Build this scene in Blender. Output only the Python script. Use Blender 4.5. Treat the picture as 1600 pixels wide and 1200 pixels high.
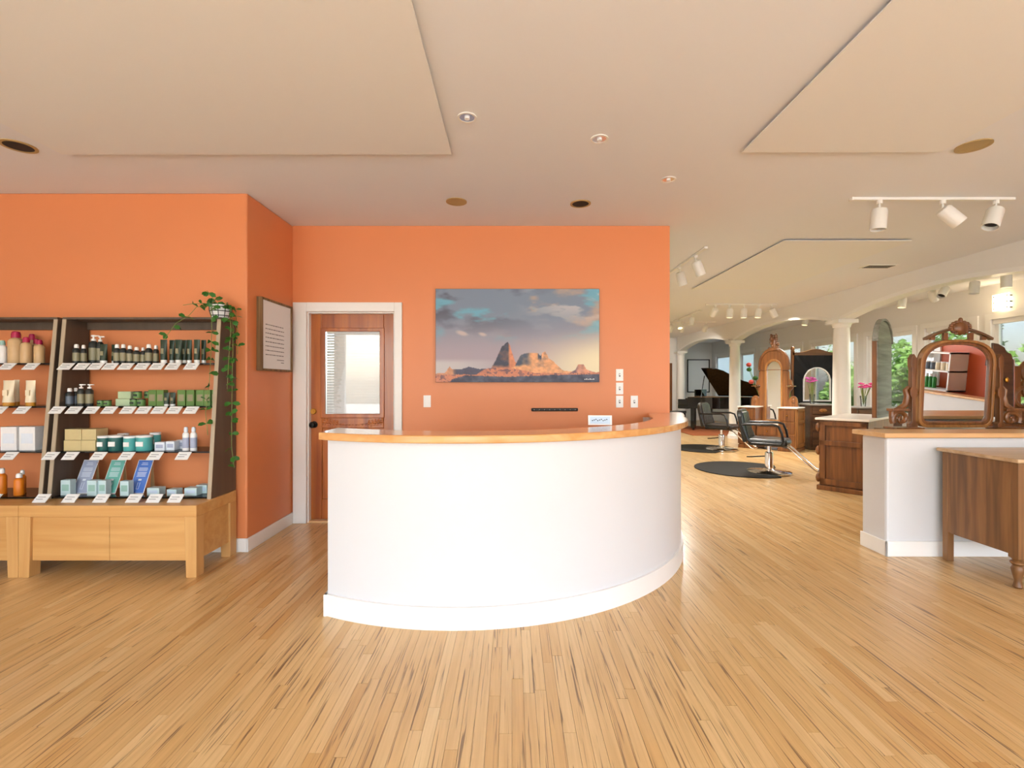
import bpy, math, random
import numpy as np
from mathutils import Matrix, Vector
random.seed(7)
for o in list(bpy.data.objects): bpy.data.objects.remove(o, do_unlink=True)
S = bpy.context.scene
COL = S.collection
PI = math.pi
CAM_H = 1.356
CEIL = 2.90
# ------------------------------------------------------------------ camera
cd = bpy.data.cameras.new('camera'); cam = bpy.data.objects.new('camera', cd); COL.objects.link(cam)
cam.location = (0, 0, CAM_H); cam.rotation_euler = (PI/2, 0, 0)
cd.sensor_width = 36; cd.lens = 750/1600*36; cd.clip_start = .05; cd.clip_end = 200
S.camera = cam
# ------------------------------------------------------------------ world, sun, added front fill lamps
w = bpy.data.worlds.new('sky'); S.world = w; w.use_nodes = True
nt = w.node_tree; nt.nodes.clear()
sk = nt.nodes.new('ShaderNodeTexSky'); sk.sky_type = 'NISHITA'; sk.sun_disc = False
sk.sun_elevation = math.radians(55); sk.sun_rotation = math.radians(200); sk.air_density = 1.0; sk.dust_density = 2.5
hs = nt.nodes.new('ShaderNodeHueSaturation'); hs.inputs['Saturation'].default_value = .85
bg = nt.nodes.new('ShaderNodeBackground'); bg.inputs[1].default_value = 1.7
wo = nt.nodes.new('ShaderNodeOutputWorld')
nt.links.new(sk.outputs[0], hs.inputs['Color']); nt.links.new(hs.outputs[0], bg.inputs[0]); nt.links.new(bg.outputs[0], wo.inputs[0])
sl = bpy.data.lights.new('sun', 'SUN'); sl.energy = 26; sl.angle = .02; sl.color = (1, .96, .88)
so = bpy.data.objects.new('sun', sl); COL.objects.link(so)
so.rotation_euler = Vector((.50, .12, -1)).to_track_quat('-Z', 'Y').to_euler()
def area(name, loc, direction, sx, sy, power, col=(1, 1, 1)):
    l = bpy.data.lights.new(name, 'AREA'); l.shape = 'RECTANGLE'; l.size = sx; l.size_y = sy; l.energy = power; l.color = col
    o = bpy.data.objects.new(name, l); COL.objects.link(o); o.location = loc
    o.rotation_euler = Vector(direction).to_track_quat('-Z', 'Z').to_euler()
    return o
for i, x in enumerate((-3.3, -.2, 2.9, 5.9)):           # added lamps standing in for daylight at the invented front windows
    area('added_front_fill', (x, -3.30, 1.55), (0, 1, .75), 2.5, 2.3, 26, (.72, .87, 1))
S.view_settings.view_transform = 'Standard'; S.view_settings.look = 'None'
S.view_settings.exposure = -0.36; S.view_settings.gamma = 1; S.view_settings.use_curve_mapping = False

# ------------------------------------------------------------------ materials
MATS = {}
def lin(r, g, b):
    f = lambda c: (c/255/12.92) if c/255 <= .04045 else ((c/255+.055)/1.055)**2.4
    return (f(r), f(g), f(b), 1)
def newmat(name):
    m = bpy.data.materials.new(name); m.use_nodes = True; MATS[name] = m
    return m, m.node_tree.nodes, m.node_tree.links, m.node_tree.nodes['Principled BSDF']
def mat(name, col, rough=.5, metal=0, var=.0, scale=8, coat=0, bump=0, spec=.5, emit=0):
    m, N, L, b = newmat(name)
    b.inputs['Base Color'].default_value = col; b.inputs['Roughness'].default_value = rough
    b.inputs['Metallic'].default_value = metal; b.inputs['Coat Weight'].default_value = coat
    b.inputs['Specular IOR Level'].default_value = spec
    if emit:
        b.inputs['Emission Color'].default_value = col; b.inputs['Emission Strength'].default_value = emit
    if var or bump:
        tc = N.new('ShaderNodeTexCoord'); n = N.new('ShaderNodeTexNoise'); n.inputs['Scale'].default_value = scale
        n.inputs['Detail'].default_value = 4; L.new(tc.outputs['Object'], n.inputs['Vector'])
        if var:
            mx = N.new('ShaderNodeMix'); mx.data_type = 'RGBA'
            mx.inputs['A'].default_value = tuple(c*(1-var) for c in col[:3])+(1,)
            mx.inputs['B'].default_value = tuple(min(1, c*(1+var)) for c in col[:3])+(1,)
            L.new(n.outputs['Fac'], mx.inputs['Factor']); L.new(mx.outputs['Result'], b.inputs['Base Color'])
        if bump:
            bp = N.new('ShaderNodeBump'); bp.inputs['Strength'].default_value = bump; bp.inputs['Distance'].default_value = .01
            L.new(n.outputs['Fac'], bp.inputs['Height']); L.new(bp.outputs[0], b.inputs['Normal'])
    return m
def wood(name, c1, c2, axis='z', rough=.4, fine=28, coat=0, dark=None):
    m, N, L, b = newmat(name)
    tc = N.new('ShaderNodeTexCoord'); mp = N.new('ShaderNodeMapping')
    s = [fine, fine, fine]; s['xyz'.index(axis)] = fine*.06
    mp.inputs['Scale'].default_value = s
    n = N.new('ShaderNodeTexNoise'); n.inputs['Scale'].default_value = 1; n.inputs['Detail'].default_value = 5; n.inputs['Distortion'].default_value = .6
    r = N.new('ShaderNodeValToRGB'); e = r.color_ramp.elements
    e[0].position = .3; e[0].color = c2; e[1].position = .68; e[1].color = c1
    if dark: d = e.new(.18); d.color = dark
    L.new(tc.outputs['Object'], mp.inputs[0]); L.new(mp.outputs[0], n.inputs['Vector'])
    L.new(n.outputs['Fac'], r.inputs[0]); L.new(r.outputs[0], b.inputs['Base Color'])
    b.inputs['Roughness'].default_value = rough; b.inputs['Coat Weight'].default_value = coat; b.inputs['Coat Roughness'].default_value = .15
    return m
def glassmat(name, tint=(1, 1, 1, 1), base=.05, rough=.02, body=0, bodycol=(.1, .1, .1, 1)):
    m = bpy.data.materials.new(name); m.use_nodes = True; MATS[name] = m
    N, L = m.node_tree.nodes, m.node_tree.links; N.clear()
    t = N.new('ShaderNodeBsdfTransparent'); t.inputs[0].default_value = tint
    g = N.new('ShaderNodeBsdfGlossy'); g.inputs['Roughness'].default_value = rough
    fr = N.new('ShaderNodeFresnel'); fr.inputs[0].default_value = 1.5
    ad = N.new('ShaderNodeMath'); ad.operation = 'MULTIPLY_ADD'; ad.inputs[1].default_value = .9; ad.inputs[2].default_value = base-.04; ad.use_clamp = True
    mx = N.new('ShaderNodeMixShader'); o = N.new('ShaderNodeOutputMaterial')
    L.new(fr.outputs[0], ad.inputs[0]); L.new(ad.outputs[0], mx.inputs[0]); L.new(t.outputs[0], mx.inputs[1]); L.new(g.outputs[0], mx.inputs[2])
    last = mx
    if body:
        d = N.new('ShaderNodeBsdfDiffuse'); d.inputs[0].default_value = bodycol
        m2 = N.new('ShaderNodeMixShader'); m2.inputs[0].default_value = body
        L.new(mx.outputs[0], m2.inputs[1]); L.new(d.outputs[0], m2.inputs[2]); last = m2
    L.new(last.outputs[0], o.inputs[0])
    return m
mat('orange', lin(224, 138, 86), .42, var=.05, scale=1.2, bump=.03)
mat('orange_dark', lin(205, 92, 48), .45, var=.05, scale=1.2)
mat('ceiling_paint', lin(232, 233, 234), .85)
mat('panel_paint', lin(234, 233, 228), .8)
mat('cream', lin(234, 231, 226), .7)
mat('white', lin(238, 236, 232), .5)
mat('desk_white', lin(216, 217, 219), .45, var=.015, scale=2)
mat('trim_white', lin(240, 238, 234), .35)
mat('plastic_white', lin(242, 242, 240), .3)
mat('fixture_white', lin(236, 234, 226), .4)
mat('black', lin(14, 14, 15), .35)
mat('piano_black', lin(8, 8, 9), .08, coat=.5)
mat('leather', lin(20, 23, 22), .32, coat=.15, bump=.08, scale=60)
mat('leather_brown', lin(44, 36, 30), .4, bump=.08, scale=60)
mat('chrome', (.85, .85, .86, 1), .08, 1)
mat('dark_metal', lin(30, 28, 26), .4, .8)
mat('brass', lin(190, 140, 60), .3, 1)
mat('tan_baffle', lin(176, 150, 98), .45)
mat('hole', lin(28, 28, 28), .7)
mat('silver', (.8, .8, .82, 1), .2, 1)
mat('mat_rubber', lin(36, 34, 29), .7, var=.15, scale=6, spec=.2)
mat('cloth_black', lin(14, 13, 13), .9)
mat('marble', lin(236, 226, 214), .25, var=.05, scale=6)
mat('marble_grey', lin(150, 145, 138), .3, var=.25, scale=14)
mat('mirror', (.92, .93, .93, 1), .01, 1)
mat('lamp_glow', (1, .82, .5, 1), .5, emit=5)
mat('paper', lin(238, 238, 236), .7)
mat('ink', lin(110, 110, 112), .8)
mat('leaf', lin(52, 110, 38), .45, var=.35, scale=20)
mat('leaf_out', lin(140, 184, 92), .5, var=.5, scale=3)
mat('stem', lin(120, 135, 70), .6)
mat('pink', lin(205, 60, 130), .6, var=.2, scale=30)
mat('orchid', lin(205, 90, 170), .6, var=.2, scale=30)
mat('coral', lin(225, 90, 80), .6)
mat('asphalt', lin(120, 118, 108), .9, var=.15, scale=2)
mat('pavement', lin(205, 203, 196), .9, var=.08, scale=2)
mat('house_grey', lin(120, 124, 128), .8)
mat('roof_dark', lin(116, 118, 122), .8, var=.2, scale=5)
mat('rug', lin(168, 92, 48), .95, var=.25, scale=12)
mat('shade_fabric', lin(222, 226, 228), .8)
m, N, L, b = newmat('shade_cloth')
tr_ = N.new('ShaderNodeBsdfTranslucent'); tr_.inputs[0].default_value = lin(235, 238, 240); ms_ = N.new('ShaderNodeMixShader'); ms_.inputs[0].default_value = .8
L.new(b.outputs[0], ms_.inputs[1]); L.new(tr_.outputs[0], ms_.inputs[2]); L.new(ms_.outputs[0], N['Material Output'].inputs[0]); b.inputs['Base Color'].default_value = lin(230, 232, 234); b.inputs['Roughness'].default_value = .9
mat('blind', lin(222, 226, 224), .6)
wood('maple', lin(216, 168, 104), lin(200, 146, 82), 'x', .38, 16)
wood('maple_z', lin(214, 168, 106), lin(200, 148, 86), 'z', .38, 16)
wood('counter_wood', lin(226, 172, 108), lin(206, 142, 76), 'x', .16, 18, .6)
wood('cap_wood', lin(228, 188, 138), lin(214, 164, 108), 'x', .3, 18, .2)
wood('door_wood', lin(186, 104, 34), lin(140, 66, 16), 'z', .32, 14, .4, lin(96, 40, 10))
wood('antique', lin(138, 86, 42), lin(92, 54, 25), 'z', .38, 22, .2, lin(70, 34, 15))
wood('antique_x', lin(124, 82, 44), lin(80, 51, 26), 'x', .38, 22, .2, lin(70, 34, 15))
wood('golden_oak', lin(166, 114, 58), lin(126, 82, 38), 'z', .4, 22, .2)
wood('dresser_top_lit', lin(206, 176, 138), lin(176, 142, 102), 'x', .35, 18, .2)  # paler wood: light reflected off the top is put into this colour
wood('dresser_wood', lin(150, 104, 58), lin(98, 66, 36), 'z', .45, 20, .1, lin(80, 46, 24))
wood('dark_chest', lin(92, 62, 38), lin(62, 40, 24), 'x', .4, 22, .2)
wood('laminate', lin(96, 80, 66), lin(80, 66, 54), 'z', .5, 10)
wood('rustic', lin(150, 118, 76), lin(92, 66, 38), 'z', .7, 24)
wood('back_boards', lin(148, 148, 138), lin(112, 112, 104), 'x', .7, 18)
mat('laminate_edge', lin(176, 160, 136), .5)
glassmat('pane', base=.05)
glassmat('vase_glass', (.92, .96, .95, 1), .12)
glassmat('shelf_glass', (.50, .56, .56, 1), .10, .03, .22, (.03, .035, .035, 1))
mat('shelf_edge', lin(16, 20, 22), .15)
for nm, c in dict(bottle_dark=(38, 42, 40), tube_green=(38, 58, 42), label_beige=(140, 134, 104), pale_green=(176, 198, 160), jar_green=(96, 138, 74),
                  box_green=(92, 128, 60), floral=(206, 188, 138), teal_dark=(36, 96, 92), teal=(84, 172, 170), white_blue=(222, 230, 240),
                  aqua_box=(196, 222, 226), lilac=(164, 174, 200), teal_card=(112, 186, 172), blue_card=(82, 124, 206), beige_bottle=(206, 172, 126),
                  magenta=(178, 28, 76), cream_tube=(236, 222, 192), gold=(204, 142, 44), orange_bottle=(222, 124, 20), kraft=(170, 138, 96),
                  mint=(150, 190, 180), bottle_green=(40, 130, 50), box_white=(236, 236, 236), card_blue=(196, 216, 236), slate=(90, 104, 120)).items():
    mat(nm, lin(*c), .4, var=.06, scale=30)
# floor: strip boards, colour by board, grain and mineral streaks along the board
def floor_mat():
    m, N, L, b = newmat('floor_boards')
    at = N.new('ShaderNodeAttribute'); at.attribute_name = 'board'
    sp = N.new('ShaderNodeSeparateColor'); L.new(at.outputs['Color'], sp.inputs[0])
    ge = N.new('ShaderNodeNewGeometry')
    off = N.new('ShaderNodeCombineXYZ'); mu = N.new('ShaderNodeMath'); mu.operation = 'MULTIPLY'; mu.inputs[1].default_value = 60
    L.new(sp.outputs[1], mu.inputs[0]); L.new(mu.outputs[0], off.inputs[1]); L.new(mu.outputs[0], off.inputs[2])
    ad = N.new('ShaderNodeVectorMath'); ad.operation = 'ADD'; L.new(ge.outputs['Position'], ad.inputs[0]); L.new(off.outputs[0], ad.inputs[1])
    def noise(sx, sy, det=3, dist=0):
        mp = N.new('ShaderNodeMapping'); mp.inputs['Scale'].default_value = (sx, sy, 1); L.new(ad.outputs[0], mp.inputs[0])
        n = N.new('ShaderNodeTexNoise'); n.inputs['Scale'].default_value = 1; n.inputs['Detail'].default_value = det; n.inputs['Distortion'].default_value = dist
        L.new(mp.outputs[0], n.inputs['Vector']); return n
    r = N.new('ShaderNodeValToRGB'); e = r.color_ramp.elements
    e[0].position = 0; e[0].color = lin(196, 146, 84); e[1].position = 1; e[1].color = lin(228, 196, 144)
    k = e.new(.3); k.color = lin(212, 170, 110)
    L.new(sp.outputs[0], r.inputs[0])
    g = noise(70, 2.5, 4, .3); mg = N.new('ShaderNodeMix'); mg.data_type = 'RGBA'; mg.blend_type = 'MULTIPLY'; mg.inputs['Factor'].default_value = .35
    rg = N.new('ShaderNodeValToRGB'); rg.color_ramp.elements[0].position = .3; rg.color_ramp.elements[0].color = (.62, .52, .40, 1); rg.color_ramp.elements[1].position = .62; rg.color_ramp.elements[1].color = (1, 1, 1, 1)
    L.new(g.outputs['Fac'], rg.inputs[0]); L.new(r.outputs[0], mg.inputs['A']); L.new(rg.outputs[0], mg.inputs['B'])
    s = noise(85, 1.9, 3, .9); rs = N.new('ShaderNodeValToRGB'); rs.color_ramp.elements[0].position = .595; rs.color_ramp.elements[0].color = (0, 0, 0, 1); rs.color_ramp.elements[1].position = .67; rs.color_ramp.elements[1].color = (1, 1, 1, 1)
    L.new(s.outputs['Fac'], rs.inputs[0])
    md = N.new('ShaderNodeMix'); md.data_type = 'RGBA'; md.inputs['B'].default_value = lin(92, 58, 34)
    mf = N.new('ShaderNodeMath'); mf.operation = 'MULTIPLY'; mf.inputs[1].default_value = .75; L.new(rs.outputs[0], mf.inputs[0])
    L.new(mf.outputs[0], md.inputs['Factor']); L.new(mg.outputs['Result'], md.inputs['A'])
    L.new(md.outputs['Result'], b.inputs['Base Color'])
    b.inputs['Roughness'].default_value = .32; b.inputs['Coat Weight'].default_value = .25; b.inputs['Coat Roughness'].default_value = .18
floor_mat()
def attr_mat(name, rough=.5):
    m, N, L, b = newmat(name)
    at = N.new('ShaderNodeAttribute'); at.attribute_name = 'paint'; L.new(at.outputs['Color'], b.inputs['Base Color'])
    b.inputs['Roughness'].default_value = rough
attr_mat('canvas_paint', .55)

# ------------------------------------------------------------------ mesh helpers
class MB:
    def __init__(s): s.v = []; s.f = []; s.M = Matrix.Identity(4)
    def add(s, vs, fs):
        o = len(s.v); s.v += [tuple(s.M @ Vector(p)) for p in vs]; s.f += [tuple(i+o for i in f) for f in fs]; return s
    def box(s, x0, x1, y0, y1, z0, z1):
        return s.add([(x0,y0,z0),(x1,y0,z0),(x1,y1,z0),(x0,y1,z0),(x0,y0,z1),(x1,y0,z1),(x1,y1,z1),(x0,y1,z1)],
                     [(0,3,2,1),(4,5,6,7),(0,1,5,4),(1,2,6,5),(2,3,7,6),(3,0,4,7)])
    def hexa(s, p): return s.add(p, [(0,3,2,1),(4,5,6,7),(0,1,5,4),(1,2,6,5),(2,3,7,6),(3,0,4,7)])
    def prism(s, poly, a, b, ax='z'):
        n = len(poly); mk = {'z': lambda p, h: (p[0], p[1], h), 'y': lambda p, h: (p[0], h, p[1]), 'x': lambda p, h: (h, p[0], p[1])}[ax]
        return s.add([mk(p, a) for p in poly]+[mk(p, b) for p in poly], [tuple(range(n-1, -1, -1)), tuple(range(n, 2*n))]+[(i, (i+1) % n, n+(i+1) % n, n+i) for i in range(n)])
    def ring(s, outer, inner, a, b, ax='y'):          # closed band between two outlines of equal count
        n = len(outer); mk = {'z': lambda p, h: (p[0], p[1], h), 'y': lambda p, h: (p[0], h, p[1]), 'x': lambda p, h: (h, p[0], p[1])}[ax]
        v = [mk(p, a) for p in outer]+[mk(p, a) for p in inner]+[mk(p, b) for p in outer]+[mk(p, b) for p in inner]
        f = []
        for i in range(n):
            j = (i+1) % n
            f += [(i, j, n+j, n+i), (2*n+i, 3*n+i, 3*n+j, 2*n+j), (i, 2*n+i, 2*n+j, j), (n+i, n+j, 3*n+j, 3*n+i)]
        return s.add(v, f)
    def lathe(s, prof, c=(0, 0, 0), seg=20):
        n = len(prof); v = []; f = []
        for r, z in prof:
            for k in range(seg):
                a = 2*PI*k/seg; v.append((c[0]+r*math.cos(a), c[1]+r*math.sin(a), c[2]+z))
        for i in range(n-1):
            for k in range(seg):
                l = (k+1) % seg; f.append((i*seg+k, i*seg+l, (i+1)*seg+l, (i+1)*seg+k))
        f.append(tuple(range(seg-1, -1, -1))); f.append(tuple((n-1)*seg+k for k in range(seg)))
        return s.add(v, f)
    def tube(s, pts, r, seg=8, rs=None):
        P = [Vector(p) for p in pts]; n = len(P); v = []; f = []; pn = None
        for i, p in enumerate(P):
            t = (P[min(i+1, n-1)]-P[max(i-1, 0)]).normalized()
            a = pn if pn else (Vector((0, 0, 1)) if abs(t.z) < .9 else Vector((1, 0, 0)))
            nn = (a-t*a.dot(t)).normalized(); pn = nn; bb = t.cross(nn); rr = rs[i] if rs else r
            for k in range(seg):
                q = 2*PI*k/seg; v.append(tuple(p+nn*math.cos(q)*rr+bb*math.sin(q)*rr))
        for i in range(n-1):
            for k in range(seg):
                l = (k+1) % seg; f.append((i*seg+k, i*seg+l, (i+1)*seg+l, (i+1)*seg+k))
        f.append(tuple(range(seg-1, -1, -1))); f.append(tuple((n-1)*seg+k for k in range(seg)))
        return s.add(v, f)
    def ball(s, c, rx, ry=None, rz=None, seg=10, ring=6):
        ry = ry or rx; rz = rz or rx; v = []; f = []
        for i in range(1, ring):
            t = PI*i/ring
            for k in range(seg):
                a = 2*PI*k/seg; v.append((c[0]+rx*math.sin(t)*math.cos(a), c[1]+ry*math.sin(t)*math.sin(a), c[2]+rz*math.cos(t)))
        v += [(c[0], c[1], c[2]+rz), (c[0], c[1], c[2]-rz)]; T, B = len(v)-2, len(v)-1
        for k in range(seg):
            l = (k+1) % seg; f.append((T, k, l)); f.append((B, (ring-2)*seg+l, (ring-2)*seg+k))
            for i in range(ring-2): f.append((i*seg+k, (i+1)*seg+k, (i+1)*seg+l, i*seg+l))
        return s.add(v, f)
    def mesh(s, name, m, smooth=False):
        me = bpy.data.meshes.new(name); me.from_pydata(s.v, [], s.f); me.update()
        if m: me.materials.append(MATS[m])
        if smooth:
            me.polygons.foreach_set('use_smooth', [True]*len(me.polygons)); me.set_sharp_from_angle(angle=math.radians(40))
        return me
    def build(s, name, m, parent=None, bevel=0, smooth=False, loc=None, label=None):
        o = bpy.data.objects.new(name, s.mesh(name, m, smooth)); COL.objects.link(o)
        if parent: o.parent = parent
        if loc: o.location = loc
        if bevel:
            b = o.modifiers.new('bevel', 'BEVEL'); b.width = bevel; b.segments = 2; b.limit_method = 'ANGLE'; b.angle_limit = math.radians(40)
        if label: o['label'] = label
        return o
def B(*a): return MB().box(*a)
def thing(name, label, cat, loc=(0, 0, 0), rz=0, group=None):
    o = bpy.data.objects.new(name, None); COL.objects.link(o); o.location = loc; o.rotation_euler = (0, 0, rz); o.empty_display_size = .1
    o['label'] = label; o['category'] = cat
    if group: o['group'] = group
    return o
def tag(o, label, cat, group=None):
    o['label'] = label; o['category'] = cat
    if group: o['group'] = group
    return o
def struct(name, mb, m, bevel=0, smooth=False):
    o = mb.build(name, m, None, bevel, smooth); o['kind'] = 'structure'; return o
ORD = ['first', 'second', 'third', 'fourth', 'fifth', 'sixth', 'seventh', 'eighth', 'ninth', 'tenth', 'eleventh', 'twelfth', 'thirteenth', 'fourteenth', 'fifteenth', 'sixteenth']
def arc(cx, cz, r, a0, a1, n): return [(cx+r*math.cos(a0+(a1-a0)*i/n), cz+r*math.sin(a0+(a1-a0)*i/n)) for i in range(n+1)]
def xa(u, Y): return (u-800)/750*Y          # lateral position of something seen in direction u at depth Y
# ------------------------------------------------------------------ floor
X0, X1, Y0, Y1 = -5.3, 7.6, -3.5, 18.2
floor = struct('floor', B(X0-.2, X1+.2, Y0-.2, Y1+.2, -.15, -.012), 'floor_boards')
def setattr_col(me, vals):
    a = me.color_attributes.new('board', 'FLOAT_COLOR', 'POINT'); a.data.foreach_set('color', np.array(vals, dtype=np.float32).ravel())
rnd = random.Random(3)
boards = []
wd = .050; nx = int((X1-X0)/wd)
for i in range(nx):
    x = X0+i*wd; y = Y0-rnd.random()*1.0
    while y < Y1:
        l = rnd.uniform(.35, 1.35) if y < 9 else rnd.uniform(1, 2.2)
        a, b = max(y, Y0), min(y+l, Y1)
        if b-a > .02: boards.append((x+.0006, x+wd-.0006, a+.0006, b-.0006, min(1, max(0, rnd.gauss(.55, .17))), rnd.random()))
        y += l
def score(bd):
    xc, yc = (bd[0]+bd[1])/2, (bd[2]+bd[3])/2
    if yc < 1.75 or abs(xc/yc) > 1.02: return 0
    if math.hypot(xc+.326, yc-4.434) < 1.82 and yc < 4.7: return 0
    if yc > 4.7 and xc < 1.5: return 0
    return (bd[1]-bd[0])*(bd[3]-bd[2])/yc**3
boards.sort(key=score, reverse=True)
def board_geo(mb, bd):
    d = rnd.uniform(0, .0006); mb.box(bd[0], bd[1], bd[2], bd[3], -.0119, -d)
for bd in boards[:300]:
    mb = MB(); board_geo(mb, bd); me = mb.mesh('plank', 'floor_boards'); setattr_col(me, [(bd[4], bd[5], 0, 1)]*8)
    o = bpy.data.objects.new('plank', me); COL.objects.link(o); o.parent = floor
mb = MB(); cols = []
for bd in boards[300:]: board_geo(mb, bd); cols += [(bd[4], bd[5], 0, 1)]*8
me = mb.mesh('distant_planks', 'floor_boards'); setattr_col(me, cols)
o = bpy.data.objects.new('distant_planks', me); COL.objects.link(o); o.parent = floor; o['kind'] = 'stuff'
setattr_col(floor.data, [(.5, .5, 0, 1)]*8)
# ------------------------------------------------------------------ ceiling, walls
struct('ceiling', B(X0-.2, X1+.2, Y0-.2, Y1+.2, CEIL, CEIL+.2), 'ceiling_paint')
for k, (a, b, c, d) in enumerate([(-2.98, -.40, .6, 3.18), (1.51, 2.81, .6, 3.15), (2.89, 4.25, 5.1, 7.72)]):
    p = MB().box(a, b, c, d, CEIL-.024, CEIL-.017).box(a+.08, b-.08, c+.08, d-.08, CEIL-.017, CEIL+.001)
    o = p.build('ceiling_panel', 'panel_paint')
    tag(o, ['large pale ceiling panel above the retail shelves at left', 'pale ceiling panel above the right side of the front room', 'pale ceiling panel over the styling chairs in the far salon'][k], 'ceiling panel', 'dropped ceiling panels')
struct('wall_back', MB().box(-2.142, -2.0, 4.687, 4.82, 0, CEIL).box(-1.144, 1.54, 4.687, 4.82, 0, CEIL).box(-2.0, -1.144, 4.687, 4.82, 2.06, CEIL), 'orange')
struct('wall_left', MB().box(X0, -2.142, 3.88, 4.95, 0, CEIL), 'orange', .012)
struct('wall_far_left', MB().box(X0-.15, X0, Y0, 4.9, 0, CEIL), 'cream')
struct('wall_behind_door', MB().box(-2.3, 1.4, 6.2, 6.3, 0, CEIL), 'cream')
struct('wall_salon_left', MB().box(1.40, 1.54, 4.82, 16.1, 0, CEIL), 'cream')
struct('wall_salon_end', MB().box(1.4, 5.45, 16.0, 16.15, 0, CEIL), 'cream')
struct('wall_aisle_end', MB().box(5.4, X1, 18.0, 18.15, 0, CEIL), 'cream')
struct('wall_aisle_left', MB().box(5.45, 5.6, 16.0, 18.0, 0, CEIL), 'cream')
# unseen shop front behind the viewpoint: piers and lintel, openings invented to admit skylight
mb = MB(); wx = [(-4.55, -2.05), (-1.45, 1.05), (1.65, 4.15), (4.65, 7.15)]
prev = X0
for a, b in wx: mb.box(prev, a, Y0-.15, Y0, 0, CEIL); mb.box(a, b, Y0-.15, Y0, 2.7, CEIL); mb.box(a, b, Y0-.15, Y0, 0, .4); prev = b
mb.box(prev, X1, Y0-.15, Y0, 0, CEIL)
struct('wall_front', mb, 'cream')
# window wall of the salon aisle
WX = 7.5; Z_S, Z_H = .75, 2.36
wins = [(5.1, 7.50), (7.80, 8.70), (8.97, 10.12), (10.5, 12.0), (12.45, 14.4), (14.85, 15.7), (16.5, 17.6)]
mb = MB(); prev = 4.0
for a, b in wins: mb.box(WX, WX+.16, prev, a, 0, CEIL); mb.box(WX, WX+.16, a, b, Z_H, CEIL); mb.box(WX, WX+.16, a, b, 0, Z_S); prev = b
mb.box(WX, WX+.16, prev, 18.15, 0, CEIL)
struct('wall_right', mb, 'cream')
for k, (a, b) in enumerate(wins):
    r = struct(f'window_{k+1}', MB().ring([(a-.09, Z_S-.09), (b+.09, Z_S-.09), (b+.09, Z_H+.09), (a-.09, Z_H+.09)], [(a, Z_S), (b, Z_S), (b, Z_H), (a, Z_H)], WX-.025, WX+.002, 'x'), 'trim_white')
    mb = MB().ring([(a, Z_S), (b, Z_S), (b, Z_H), (a, Z_H)], [(a+.055, Z_S+.055), (b-.055, Z_S+.055), (b-.055, Z_H-.055), (a+.055, Z_H-.055)], WX+.05, WX+.10, 'x')
    mb.build('window_frame', 'trim_white', r)
    B(WX-.06, WX+.1, a-.1, b+.1, Z_S-.03, Z_S).build('window_sill', 'trim_white', r)
    B(WX+.07, WX+.076, a+.05, b-.05, Z_S+.05, Z_H-.05).build('pane', 'pane', r)
    B(WX-.0, WX+.045, a+.01, b-.01, Z_H-.075, Z_H).build('blind_cassette', 'trim_white', r, .006)
    if k >= 5: B(WX+.03, WX+.034, a+.03, b-.03, Z_S+.02, Z_H-.06).build('roller_shade', 'shade_cloth', r)
# right-hand wall of the front room with its arched window (seen in the dresser mirror)
RW = 7.5
mb = MB().box(RW, RW+.16, Y0, -.75, 0, CEIL).box(RW, RW+.16, .55, 4.0, 0, CEIL).box(RW, RW+.16, -.75, .55, 0, .9)
n = 16
for i in range(n):
    y0, y1 = -.75+1.3*i/n, -.75+1.3*(i+1)/n
    h = lambda y: 1.45+.62*math.sqrt(max(0, 1-((y+.1)/.65)**2))
    mb.hexa([(RW, y0, h(y0)), (RW+.16, y0, h(y0)), (RW+.16, y1, h(y1)), (RW, y1, h(y1)), (RW, y0, CEIL), (RW+.16, y0, CEIL), (RW+.16, y1, CEIL), (RW, y1, CEIL)])
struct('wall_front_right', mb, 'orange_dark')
o1 = [(.55+.12, .9), *[(-.1+.77*math.cos(t*PI/16), 1.45+.74*math.sin(t*PI/16)) for t in range(17)], (-.87, .9)]
i1 = [(.55, .95), *[(-.1+.65*math.cos(t*PI/16), 1.45+.62*math.sin(t*PI/16)) for t in range(17)], (-.75, .95)]
r = struct('window_8', MB().ring(o1, i1, RW-.03, RW+.05, 'x'), 'trim_white')
B(RW+.08, RW+.086, -.76, .56, .9, 2.08).build('pane', 'pane', r)
# baseboards
struct('baseboard_left', MB().box(X0, -2.13, 3.866, 3.879, 0, .11).box(-2.141, -2.127, 3.866, 4.687, 0, .11), 'trim_white', .004)
struct('baseboard_back', MB().box(-1.07, 1.3, 4.672, 4.686, 0, .11), 'trim_white', .004)
# ------------------------------------------------------------------ door in the back wall
d = struct('door_1', MB().box(-2.0, -1.88, 4.745, 4.79, .02, 2.055).box(-1.27, -1.144, 4.745, 4.79, .02, 2.055).box(-1.88, -1.27, 4.745, 4.79, 1.90, 2.055)
           .box(-1.88, -1.27, 4.745, 4.79, .92, 1.03).box(-1.88, -1.27, 4.745, 4.79, .02, .22).box(-1.60, -1.55, 4.745, 4.79, .22, .92), 'door_wood', .006)
for a, b in ((-1.88, -1.60), (-1.55, -1.27)): B(a+.0, b, 4.757, 4.778, .22, .92).build('panel', 'door_wood', d, .004)
MB().ring([(-1.89, 1.02), (-1.26, 1.02), (-1.26, 1.91), (-1.89, 1.91)], [(-1.845, 1.06), (-1.305, 1.06), (-1.305, 1.875), (-1.845, 1.875)], 4.73, 4.76).build('glazing_bead', 'door_wood', d, .006)
B(-1.85, -1.30, 4.757, 4.762, 1.05, 1.88).build('pane', 'pane', d)
for i in range(30): B(-1.84, -1.31, 4.772, 4.775, 1.062+i*.0272, 1.085+i*.0272).build('blind_slat', 'blind', d)
mb = MB()
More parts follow.
